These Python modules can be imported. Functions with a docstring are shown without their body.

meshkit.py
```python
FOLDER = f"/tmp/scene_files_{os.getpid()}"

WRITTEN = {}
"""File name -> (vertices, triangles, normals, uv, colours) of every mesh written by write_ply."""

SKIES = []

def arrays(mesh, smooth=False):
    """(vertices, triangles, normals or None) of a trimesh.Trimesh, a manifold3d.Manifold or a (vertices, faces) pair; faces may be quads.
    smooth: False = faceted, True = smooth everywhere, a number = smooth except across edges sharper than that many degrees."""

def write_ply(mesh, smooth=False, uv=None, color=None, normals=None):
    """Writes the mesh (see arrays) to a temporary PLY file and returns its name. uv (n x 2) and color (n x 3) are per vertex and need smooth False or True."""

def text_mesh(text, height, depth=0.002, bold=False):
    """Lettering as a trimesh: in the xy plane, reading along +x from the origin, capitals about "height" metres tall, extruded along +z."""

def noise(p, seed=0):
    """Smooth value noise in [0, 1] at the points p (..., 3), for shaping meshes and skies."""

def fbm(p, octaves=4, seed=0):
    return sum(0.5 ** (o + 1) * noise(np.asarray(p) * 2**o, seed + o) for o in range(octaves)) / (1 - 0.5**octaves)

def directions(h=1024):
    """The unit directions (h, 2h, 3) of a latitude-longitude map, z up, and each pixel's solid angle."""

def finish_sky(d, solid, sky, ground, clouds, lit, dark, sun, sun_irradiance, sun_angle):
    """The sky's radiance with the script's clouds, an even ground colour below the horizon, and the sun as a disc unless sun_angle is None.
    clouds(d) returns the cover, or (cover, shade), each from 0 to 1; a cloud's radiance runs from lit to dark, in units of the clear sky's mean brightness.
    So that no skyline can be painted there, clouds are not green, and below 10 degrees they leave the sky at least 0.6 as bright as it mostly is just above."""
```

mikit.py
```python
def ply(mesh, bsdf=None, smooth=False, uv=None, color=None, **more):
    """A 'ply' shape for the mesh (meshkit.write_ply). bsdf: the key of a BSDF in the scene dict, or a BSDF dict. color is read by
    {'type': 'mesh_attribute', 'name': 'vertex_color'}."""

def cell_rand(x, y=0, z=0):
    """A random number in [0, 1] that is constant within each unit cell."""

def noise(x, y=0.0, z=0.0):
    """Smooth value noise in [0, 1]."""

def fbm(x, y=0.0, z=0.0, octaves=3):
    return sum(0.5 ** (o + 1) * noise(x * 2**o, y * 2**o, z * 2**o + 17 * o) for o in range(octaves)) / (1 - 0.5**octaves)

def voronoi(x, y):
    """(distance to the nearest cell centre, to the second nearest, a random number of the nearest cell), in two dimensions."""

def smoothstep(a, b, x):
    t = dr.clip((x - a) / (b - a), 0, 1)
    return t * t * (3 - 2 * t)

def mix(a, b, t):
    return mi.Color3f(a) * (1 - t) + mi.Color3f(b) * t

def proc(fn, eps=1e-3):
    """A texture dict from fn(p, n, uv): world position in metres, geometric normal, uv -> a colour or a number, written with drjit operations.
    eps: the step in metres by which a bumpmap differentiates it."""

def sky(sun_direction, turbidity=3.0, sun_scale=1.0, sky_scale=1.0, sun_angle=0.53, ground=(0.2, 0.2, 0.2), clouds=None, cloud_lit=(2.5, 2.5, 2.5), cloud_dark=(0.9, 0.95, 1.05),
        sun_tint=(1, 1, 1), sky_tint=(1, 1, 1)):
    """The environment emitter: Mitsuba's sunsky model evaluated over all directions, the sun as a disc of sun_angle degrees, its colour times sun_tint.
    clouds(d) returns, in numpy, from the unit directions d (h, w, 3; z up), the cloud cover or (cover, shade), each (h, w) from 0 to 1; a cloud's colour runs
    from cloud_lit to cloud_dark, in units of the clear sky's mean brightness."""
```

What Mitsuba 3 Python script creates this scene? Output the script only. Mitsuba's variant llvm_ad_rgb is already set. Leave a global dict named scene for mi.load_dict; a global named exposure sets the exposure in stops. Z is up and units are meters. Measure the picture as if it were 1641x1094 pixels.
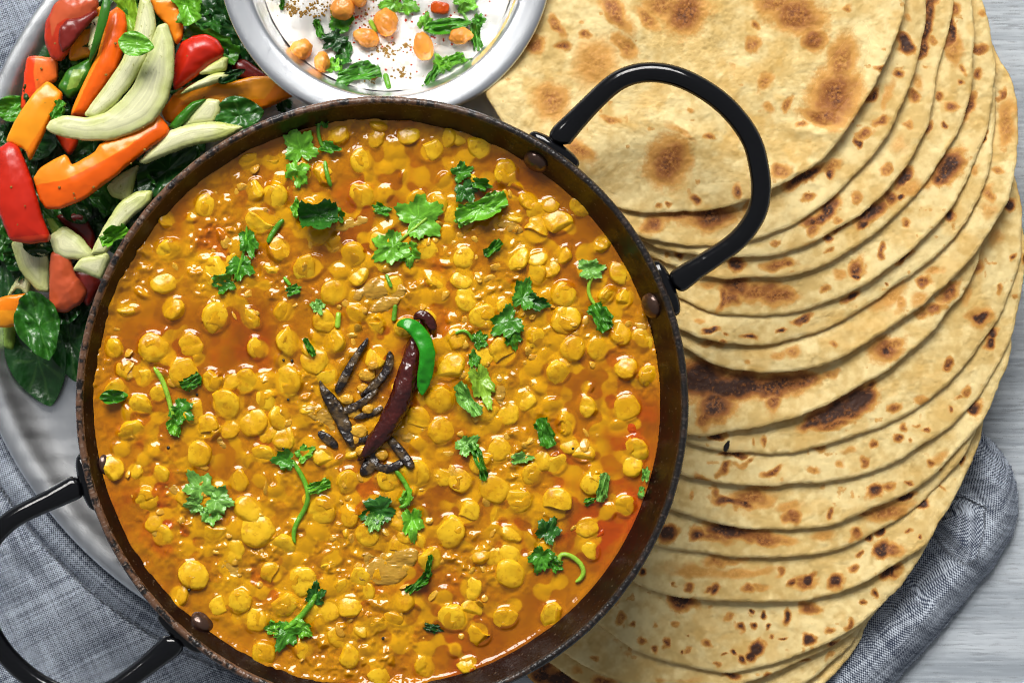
import math
import numpy as np, trimesh, shapely, drjit as dr, mitsuba as mi, mikit, meshkit
from scipy.ndimage import gaussian_filter, map_coordinates, gaussian_filter1d
from scipy.interpolate import CubicSpline
from scipy.optimize import least_squares

# ------------------------------------------------------------------ camera, light, exposure
HC, ZR = 0.80, 0.065                       # camera height over the table, height of the pan's rim
SR = 0.34 / 1641                           # metres per photo pixel at the height of the rim
scene, labels = {'type': 'scene'}, {}
exposure = 0.0
T = mi.ScalarTransform4f
scene['camera'] = {'type': 'thinlens', 'fov': math.degrees(2 * math.atan(0.17 / (HC - ZR))), 'fov_axis': 'x',
                   'aperture_radius': 0.0028, 'focus_distance': HC - 0.055, 'near_clip': 0.01, 'far_clip': 20.0,
                   'to_world': T().look_at(origin=[0, 0, HC], target=[0, 0, 0], up=[0, 1, 0])}
# the room's dim bounce light, and the bright window beyond the far side of the table
scene['room_light'] = {'type': 'constant', 'radiance': {'type': 'rgb', 'value': [0.20, 0.208, 0.222]}}
scene['window'] = {'type': 'rectangle', 'to_world': T().look_at(origin=[-0.35, 1.70, 1.55], target=[0, 0, 0.03], up=[0, 0, 1]) @ T().scale([0.85, 0.50, 1]),
                   'bsdf': {'type': 'diffuse', 'reflectance': {'type': 'rgb', 'value': 0.2}},
                   'emitter': {'type': 'area', 'radiance': {'type': 'rgb', 'value': [16.6, 16.2, 15.6]}}}
labels['window'] = {'label': 'bright daylit window beyond the far side of the table', 'category': 'window'}


# ------------------------------------------------------------------ helpers
def P(px, py, z=ZR):
    """The place at height z that the photograph shows at (px, py)."""
    k = SR * (HC - z) / (HC - ZR)
    return np.array([(px - 820.5) * k, -(py - 547) * k, z])


def P2(a, z):
    a = np.asarray(a, float)
    k = SR * (HC - z) / (HC - ZR)
    return np.stack([(a[:, 0] - 820.5) * k, -(a[:, 1] - 547) * k], 1)


_used = {}


def key_of(name, parent=None):
    k = f'{parent}__{name}' if parent else name
    n = _used.get(k, -1) + 1
    _used[k] = n
    return k if n == 0 else f'{k}_{n:03d}'


def obj(name, mesh, bsdf, parent=None, smooth=True, uv=None, color=None, label=None, cat=None, group=None, kind=None, to_world=None):
    k = key_of(name, parent)
    d = mikit.ply(mesh, bsdf, smooth, uv=uv, color=color) if not isinstance(mesh, dict) else dict(mesh)
    if to_world is not None:
        d['to_world'] = T(to_world)
    scene[k] = d
    tag(k, label, cat, group, kind)
    return k


def tag(k, label=None, cat=None, group=None, kind=None):
    e = {a: b for a, b in (('label', label), ('category', cat), ('group', group), ('kind', kind)) if b}
    if e:
        labels[k] = e


def thing(name, label, cat, group=None):
    k = key_of(name)
    tag(k, label, cat, group)
    return k


def grid_faces(n, m, wrap=False):
    i, j = np.meshgrid(np.arange(n - 1), np.arange(m if wrap else m - 1), indexing='ij')
    a, b = i * m + j, i * m + (j + 1) % m
    c, d = (i + 1) * m + (j + 1) % m, (i + 1) * m + j
    return np.vstack([np.stack([a, b, c], -1).reshape(-1, 3), np.stack([a, c, d], -1).reshape(-1, 3)])


def lathe(prof, n=160):
    """Turns the closed or open outline [(r, z), ...] about the z axis."""
    p = np.asarray(prof, float)
    a = np.arange(n) * 2 * np.pi / n
    v = np.stack([p[:, :1] * np.cos(a), p[:, :1] * np.sin(a), np.repeat(p[:, 1:], n, 1)], -1).reshape(-1, 3)
    return v, grid_faces(len(p), n, True)


def rounded(prof, it=2):
    """Chaikin corner cutting of an open outline."""
    p = np.asarray(prof, float)
    for _ in range(it):
        q = np.stack([0.75 * p[:-1] + 0.25 * p[1:], 0.25 * p[:-1] + 0.75 * p[1:]], 1).reshape(-1, 2)
        p = np.vstack([p[:1], q, p[-1:]])
    return p


def spline(pts, n):
    p = np.asarray(pts, float)
    t = np.r_[0, np.cumsum(np.linalg.norm(np.diff(p, axis=0), axis=1))]
    return CubicSpline(t, p)(np.linspace(0, t[-1], n)) if len(p) > 2 else p[0] + np.linspace(0, 1, n)[:, None] * (p[1] - p[0])


def sweep(pts, w, h, n=36, m=20, ends=(6, 6), square=2.6, roll=0.0, arch=0.0, seed=0, rough=0.03, flat_bottom=0.0):
    """A strip along a 3-D line: width(s) across, height(s) along its own up; ends: how blunt; arch: bows the section; returns vertices, faces, uv."""
    c = spline(pts, n)
    s = np.linspace(0, 1, n)
    s = 0.5 - 0.5 * np.cos(np.pi * s)
    s = np.clip(s, 0, 1)
    c = np.stack([np.interp(s, np.linspace(0, 1, n), c[:, k]) for k in range(3)], 1)
    t = np.gradient(c, axis=0)
    t /= np.linalg.norm(t, axis=1, keepdims=True) + 1e-12
    up = np.array([0, 0, 1.0])
    side = np.cross(t, up)
    side /= np.linalg.norm(side, axis=1, keepdims=True) + 1e-9
    u = np.cross(side, t)
    rl = np.interp(s, np.linspace(0, 1, len(np.atleast_1d(roll))), np.atleast_1d(roll)) if np.size(roll) > 1 else np.full(n, float(roll))
    side, u = side * np.cos(rl)[:, None] + u * np.sin(rl)[:, None], u * np.cos(rl)[:, None] - side * np.sin(rl)[:, None]
    W = np.interp(s, np.linspace(0, 1, np.size(w)), np.atleast_1d(w)) if np.size(w) > 1 else np.full(n, float(w))
    Hh = np.interp(s, np.linspace(0, 1, np.size(h)), np.atleast_1d(h)) if np.size(h) > 1 else np.full(n, float(h))
    e = np.minimum(1, np.maximum(1e-3, 1 - np.clip(1 - s * 2, 0, 1) ** ends[0])) ** 0.5 * np.maximum(1e-3, 1 - np.clip(s * 2 - 1, 0, 1) ** ends[1]) ** 0.5
    a = np.arange(m) * 2 * np.pi / m
    cx = np.sign(np.cos(a)) * np.abs(np.cos(a)) ** (2 / square)
    cz = np.sign(np.sin(a)) * np.abs(np.sin(a)) ** (2 / square)
    X = (W * e / 2)[:, None] * cx
    Z = (Hh * (0.4 + 0.6 * e) * np.where(e < 0.04, 0.05, 1) / 2)[:, None] * cz + arch * (1 - (2 * X / np.maximum(W[:, None], 1e-6)) ** 2) * W[:, None]
    v = c[:, None] + side[:, None] * X[..., None] + u[:, None] * Z[..., None]
    v = v.reshape(-1, 3)
    if rough:
        q = meshkit.fbm(v / (0.35 * W.max()) + seed * 7.1, 3, seed) - 0.5
        v = v + np.c_[q * 0.6, -q * 0.4, q] * rough * W.max() * 2
    uv = np.stack([np.repeat(s, m), np.tile(a / (2 * np.pi), n)], 1)
    return v, grid_faces(n, m, True), uv


def blob(a, b, c, seed=0, rough=0.12, freq=1.3, sub=3, square=2.0):
    m = trimesh.creation.icosphere(subdivisions=sub)
    v = np.array(m.vertices)
    if square != 2.0:
        v = np.sign(v) * np.abs(v) ** (2 / square)
        v = v / np.linalg.norm(v, axis=1, keepdims=True) ** 0.5
    n = meshkit.fbm(v * freq + seed * 3.7 + 20, 3, seed) - 0.5
    return v * (1 + rough * 2 * n[:, None]) * [a, b, c], np.array(m.faces)


def rot(rx=0, ry=0, rz=0):
    return trimesh.transformations.euler_matrix(rx, ry, rz, 'sxyz')[:3, :3]


def place(v, R, p):
    return np.asarray(v) @ R.T + p


def RGB(*c):
    return {'type': 'rgb', 'value': [float(x) for x in c]}


# ------------------------------------------------------------------ materials
noise, fbm, mix, ss = mikit.noise, mikit.fbm, mikit.mix, mikit.smoothstep


def gather4(arr, i):
    return [dr.gather(mi.Float, arr, i * 4 + k) for k in range(4)]


def mat(name, color, rough=0.4, spec=0.5, metallic=0.0, coat=0.0, bump=None, bscale=1.0, coat_gloss=0.95, two=True, eps=2e-4, sheen=0.0, rough_tex=None):
    b = {'type': 'principled', 'base_color': color if isinstance(color, dict) else RGB(*color), 'roughness': rough_tex or rough, 'specular': spec, 'metallic': metallic}
    if coat:
        b |= {'clearcoat': coat, 'clearcoat_gloss': coat_gloss}
    if sheen:
        b['sheen'] = sheen
    if bump is not None:
        b = {'type': 'bumpmap', 'arbitrary': mikit.proc(bump, eps), 'scale': bscale, 'bsdf': b}
    scene[name] = {'type': 'twosided', 'bsdf': b} if two else b


# grey weathered wood of the table
def wood_color(p, n, uv):
    x, y = p.x * 1000, p.y * 1000 + 1.6 * fbm(p.x * 22, p.y * 22)
    g = fbm(x * 0.035, y * 0.95, 3.0, 4)
    g2 = fbm(x * 0.16 + 40, y * 2.4, 9.0, 3)
    big = fbm(x * 0.012 + 9, y * 0.11 + 4, 1.0, 3)
    pit = ss(0.63, 0.74, fbm(x * 0.16 + 11, y * 2.6, 5.0, 3))
    c = mix((0.30, 0.335, 0.37), (0.52, 0.56, 0.595), ss(0.28, 0.70, g * 0.42 + g2 * 0.2 + big * 0.40))
    c = mix(c, (0.17, 0.185, 0.20), pit * 0.40)
    c = mix(c, (0.11, 0.12, 0.135), ss(0.045, 0.0, dr.abs(fbm(x * 0.02 + 70, y * 0.22, 2.0, 3) - 0.5)) * 0.35 * ss(0.45, 0.6, g2))
    return c


def wood_bump(p, n, uv):
    x, y = p.x * 1000, p.y * 1000 + 1.6 * fbm(p.x * 22, p.y * 22)
    return fbm(x * 0.09 + 40, y * 3.3, 9.0, 3) * 0.6 + ss(0.63, 0.74, fbm(x * 0.16 + 11, y * 2.6, 5.0, 3)) * -0.5


mat('table_wood', mikit.proc(wood_color), 0.6, 0.3, bump=wood_bump, bscale=0.00022)


# chambray: pale and dark threads; uv in metres of cloth
def weave(uv):
    u, v = uv.x / 0.00050, uv.y / 0.00050
    su, sv = dr.sin(u * math.pi), dr.sin(v * math.pi)
    return u, v, su * sv


def cloth_color(p, n, uv):
    u, v, w = weave(uv)
    slub = 0.55 * noise(dr.floor(v), u * 0.03, 1.0) + 0.45 * noise(dr.floor(u), v * 0.04, 2.0)
    wash = fbm(uv.x * 60, uv.y * 60, 0.5, 3)
    t = ss(-0.65, 0.75, w + (slub - 0.5) * 1.3 + (wash - 0.5) * 0.8 - 0.08)
    t = dr.clip(t, 0, 1)
    return mix((0.020, 0.029, 0.055), (0.52, 0.575, 0.65), t)


mat('cloth', mikit.proc(cloth_color), 0.85, 0.2, sheen=0.3, bump=lambda p, n, uv: weave(uv)[2], bscale=0.00008, eps=1e-4)


def metal_bump(p, n, uv):
    return fbm(uv.x * 3000, uv.y * 40, 1.0, 2) + 0.6 * fbm(uv.x * 200, uv.y * 9, 4.0, 2)


scene['aluminium'] = {'type': 'twosided', 'bsdf': {'type': 'principled', 'base_color': mikit.proc(lambda p, n, uv: mix((0.68, 0.70, 0.72), (0.88, 0.895, 0.91), fbm(p.x * 400, p.y * 60, p.z * 90, 3))),
                      'metallic': 1.0, 'roughness': mikit.proc(lambda p, n, uv: 0.27 + 0.16 * fbm(p.x * 70, p.y * 240, 1.0, 3)), 'specular': 0.5}}
mat('steel', mikit.proc(lambda p, n, uv: mix((0.78, 0.81, 0.85), (0.93, 0.95, 0.97), fbm(uv.x * 900, uv.y * 20, 3.0, 2))), 0.30, 0.5, metallic=1.0,
    bump=lambda p, n, uv: fbm(uv.x * 1100, uv.y * 30, 1.0, 2) + 1.3 * ss(0.66, 0.72, fbm(p.x * 700 + p.y * 150, p.y * 120, 2.0, 3)), bscale=0.00002, eps=1e-4)


# the pan
def rim_color(p, n, uv):
    x, y, z = p.x * 1000, p.y * 1000, p.z * 1000
    an = dr.atan2(p.y + 0.0207, p.x + 0.0436)
    a = 0.5 * fbm(x * 0.45, y * 0.45, z * 0.45, 4) + 0.5 * fbm(an * 45, z * 1.3, 2.0, 4)
    side = ss(0.02, -0.055, p.x)
    worn = ss(0.44, 0.60, a + 0.10 * side - 0.06)
    c = mix((0.010, 0.008, 0.0075), (0.125, 0.062, 0.034), worn * (0.15 + 0.85 * side))
    c = mix(c, (0.22, 0.16, 0.125), ss(0.62, 0.76, fbm(an * 160, z * 2.2, 7.0, 3)) * (0.20 + 0.6 * side))
    return c


mat('pan_rim', mikit.proc(rim_color), 0.36, 0.45, coat=0.1, bump=lambda p, n, uv: fbm(p.x * 1500, p.y * 1500, p.z * 1500, 3), bscale=0.0003)


def pan_color(p, n, uv):
    a = fbm(p.x * 60, p.y * 60, p.z * 60, 4)
    c = mix((0.003, 0.0009, 0.0008), (0.013, 0.0028, 0.002), a)
    return mix(c, (0.16, 0.11, 0.07), ss(0.70, 0.80, fbm(p.x * 900, p.y * 900, p.z * 900, 3)) * 0.3)


mat('pan_iron', mikit.proc(pan_color), 0.3, 0.3, coat=0.1, bump=lambda p, n, uv: fbm(p.x * 300, p.y * 300, p.z * 300, 3), bscale=0.0003)
mat('handle_enamel', (0.0022, 0.0024, 0.0034), 0.10, 0.5, bump=lambda p, n, uv: fbm(p.x * 260, p.y * 260, p.z * 260, 3), bscale=0.00010)
mat('rivet_metal', (0.070, 0.032, 0.018), 0.22, 0.7, metallic=0.5, coat=0.6, bump=lambda p, n, uv: fbm(p.x * 700, p.y * 700, p.z * 700, 3), bscale=0.0002)

# food
mat('gravy', {'type': 'mesh_attribute', 'name': 'vertex_color'}, 0.085, 0.55,
    bump=lambda p, n, uv: fbm(p.x * 700, p.y * 700, 1.0, 2), bscale=0.00010, eps=1.5e-4)


def lentil_color(p, n, uv):
    x, y, z = p.x * 1000, p.y * 1000, p.z * 1000
    one = noise(x * 0.10, y * 0.10, 3.0)
    a = fbm(x * 0.45, y * 0.45, z * 0.45, 3)
    c = mix((0.61, 0.300, 0.003), (0.77, 0.465, 0.014), ss(0.25, 0.75, 0.5 * a + 0.5 * one))
    return mix(c, (0.48, 0.17, 0.003), ss(0.54, 0.72, fbm(x * 0.9 + 30, y * 0.9, z * 0.9, 3)) * 0.45)


mat('lentil_skin', mikit.proc(lentil_color), 0.25, 0.45, bump=lambda p, n, uv: fbm(p.x * 500, p.y * 500, p.z * 500, 3), bscale=0.00022)
mat('mash', mikit.proc(lambda p, n, uv: mix((0.50, 0.21, 0.008), (0.72, 0.42, 0.03), fbm(p.x * 420, p.y * 420, p.z * 420, 3))), 0.18, 0.5, coat=0.6,
    bump=lambda p, n, uv: fbm(p.x * 1500, p.y * 1500, p.z * 1500, 2), bscale=0.0002)
mat('soft_onion', mikit.proc(lambda p, n, uv: mix((0.38, 0.175, 0.008), (0.54, 0.31, 0.035), fbm(p.x * 300, p.y * 900, p.z * 300, 3))), 0.15, 0.5, coat=0.6,
    bump=lambda p, n, uv: fbm(p.x * 500, p.y * 1500, p.z * 500, 2), bscale=0.0004)
mat('tomato_soft', mikit.proc(lambda p, n, uv: mix((0.42, 0.032, 0.002), (0.55, 0.10, 0.004), fbm(p.x * 300, p.y * 300, p.z * 300, 3))), 0.18, 0.4,
    bump=lambda p, n, uv: fbm(p.x * 700, p.y * 700, p.z * 700, 3), bscale=0.0005)
mat('dry_chilli', mikit.proc(lambda p, n, uv: mix((0.010, 0.0012, 0.0012), (0.075, 0.006, 0.003), fbm(p.x * 160, p.y * 160, p.z * 160, 3))), 0.22, 0.6, coat=0.5,
    bump=lambda p, n, uv: fbm(p.x * 420, p.y * 420, p.z * 420, 3), bscale=0.0011)
mat('husk_skin', mikit.proc(lambda p, n, uv: mix((0.014, 0.009, 0.008), (0.115, 0.070, 0.026), ss(0.40, 0.75, fbm(p.x * 400, p.y * 400, p.z * 400, 3)))), 0.35, 0.5, coat=0.4,
    bump=lambda p, n, uv: fbm(p.x * 1100, p.y * 1100, p.z * 1100, 3), bscale=0.0005)
def yogurt_color(p, n, uv):
    c = mix((0.66, 0.65, 0.61), (0.74, 0.73, 0.70), fbm(p.x * 90, p.y * 90, 1.0, 3))
    c = mix(c, (0.60, 0.46, 0.22), ss(0.60, 0.80, fbm(p.x * 130 + 3, p.y * 130, 2.0, 4)) * 0.45)
    return mix(c, (0.62, 0.26, 0.10), ss(0.70, 0.82, fbm(p.x * 300 + 9, p.y * 300, 5.0, 4)) * 0.35)


mat('yogurt_white', mikit.proc(yogurt_color), 0.25, 0.45)
mat('fried_batter', mikit.proc(lambda p, n, uv: mix((0.52, 0.15, 0.012), (0.72, 0.30, 0.04), fbm(p.x * 260, p.y * 260, p.z * 260, 3))), 0.32, 0.5, coat=0.3,
    bump=lambda p, n, uv: fbm(p.x * 1200, p.y * 1200, p.z * 1200, 3), bscale=0.0004)
mat('red_powder', (0.50, 0.045, 0.012), 0.7, 0.2)
mat('brown_powder', (0.26, 0.14, 0.03), 0.8, 0.2)
mat('seed_black', (0.012, 0.010, 0.009), 0.3, 0.5, coat=0.4)

# leaves: uv.x holds the tone (whole part) and the way along the leaf, uv.y the way across
LEAF = np.array([[0.120, 0.36, 0.018], [0.050, 0.215, 0.010], [0.150, 0.36, 0.055], [0.006, 0.050, 0.006], [0.022, 0.115, 0.010], [0.22, 0.40, 0.025]])
LEAF_D = mi.Float(np.pad(LEAF, ((0, 0), (0, 1))).ravel().astype(np.float32))


def leaf_color(p, n, uv):
    i = mi.UInt32(dr.clip(dr.floor(uv.x / 4), 0, len(LEAF) - 1))
    x, y = uv.x - 4 * mi.Float(i) - 2, uv.y
    r, g, b, _ = gather4(LEAF_D, i)
    c = mi.Color3f(r, g, b)
    rr = dr.sqrt(x * x + y * y)
    ang = dr.atan2(y, x)
    vein = ss(0.90, 0.995, dr.abs(dr.cos(ang * 4 + 1.5 * (noise(x * 3 + mi.Float(i), y * 3, 1.0) - 0.5)))) * ss(0.05, 0.2, rr) * ss(1.0, 0.6, rr)
    vein = dr.maximum(vein, ss(0.035, 0.012, dr.abs(y)) * 0.9)
    k = 0.55 + 0.9 * fbm(p.x * 260, p.y * 260, p.z * 260, 3)
    c = c * k
    return mix(c, mi.Color3f(r, g, b) * 1.5 + mi.Color3f(0.035, 0.05, 0.01), vein * 0.4)


mat('leaf', mikit.proc(leaf_color), 0.33, 0.5, coat=0.25, bump=lambda p, n, uv: fbm(p.x * 500, p.y * 500, p.z * 500, 3), bscale=0.0005)

# salad: uv.x holds the tone (whole part, 0..1 along), uv.y runs around the section (0.25 = up); skin below, paler flesh above
VEG = np.array([  # skin rgb, flesh rgb
    [0.84, 0.115, 0.003, 0.88, 0.25, 0.012],    # 0 orange pepper
    [0.50, 0.016, 0.004, 0.60, 0.040, 0.010],   # 1 red pepper
    [0.84, 0.21, 0.004, 0.87, 0.31, 0.010],     # 2 yellow orange pepper
    [0.50, 0.034, 0.010, 0.52, 0.088, 0.030],    # 3 tomato
    [0.16, 0.012, 0.008, 0.24, 0.03, 0.015],    # 4 dark tomato skin
    [0.035, 0.16, 0.010, 0.22, 0.36, 0.05],     # 5 green chilli
    [0.80, 0.055, 0.008, 0.86, 0.16, 0.02],     # 6 red orange pepper
    [0.020, 0.27, 0.010, 0.03, 0.33, 0.02]])    # 7 fresh green chilli
VEG_D = mi.Float(np.pad(VEG.reshape(-1, 3), ((0, 0), (0, 1))).ravel().astype(np.float32))


def veg_color(p, n, uv):
    i = mi.UInt32(dr.clip(dr.floor(uv.x / 2), 0, len(VEG) - 1))
    a, b = mi.Color3f(*gather4(VEG_D, 2 * i)[:3]), mi.Color3f(*gather4(VEG_D, 2 * i + 1)[:3])
    mode, w = dr.floor(uv.y), uv.y - dr.floor(uv.y)
    wob = (noise(p.x * 300, p.y * 300, p.z * 300) - 0.5) * 0.05
    top = ss(0.07, 0.13, w + wob) * ss(0.43, 0.37, w + wob)
    band = ss(0.34, 0.385, w + wob) * ss(0.56, 0.51, w + wob)
    flesh = dr.select(mode == 1, top, dr.select(mode == 2, band, 0))
    k = 0.84 + 0.32 * fbm(p.x * 130, p.y * 130, p.z * 130, 3)
    return mix(a, b, flesh) * k


mat('veg', mikit.proc(veg_color), 0.27, 0.45, coat=0.1, bump=lambda p, n, uv: fbm(p.x * 200, p.y * 200, p.z * 200, 2), bscale=0.0005)


def onion_color(p, n, uv):
    lines = fbm(uv.y * 60, uv.x * 1.2, 3.0, 2)
    side = dr.abs(dr.cos(uv.y * 2 * math.pi))
    sp = ss(0.73, 0.79, fbm(p.x * 1100, p.y * 1100, p.z * 1100, 2)) * ss(0.4, 0.6, fbm(p.x * 90, p.y * 90, p.z * 90, 2))
    mott = fbm(p.x * 160, p.y * 160, p.z * 160, 3)
    c = mix((0.70, 0.70, 0.42), (0.54, 0.585, 0.20), ss(0.35, 1.0, side * 0.75 + 0.5 * (mott - 0.35)))
    c = mix(c, (0.45, 0.52, 0.07), ss(0.62, 0.78, fbm(p.x * 60 + 5, p.y * 60, 3.0, 3)) * 0.5)
    c = c * (0.80 + 0.36 * lines)
    return mix(c, (0.30, 0.32, 0.03), sp * 0.6)


mat('onion', mikit.proc(onion_color), 0.32, 0.45, bump=lambda p, n, uv: 0.35 * fbm(uv.y * 26, uv.x * 1.2, 3.0, 2) + 0.4 * fbm(p.x * 500, p.y * 500, p.z * 500, 2), bscale=0.0004)

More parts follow.
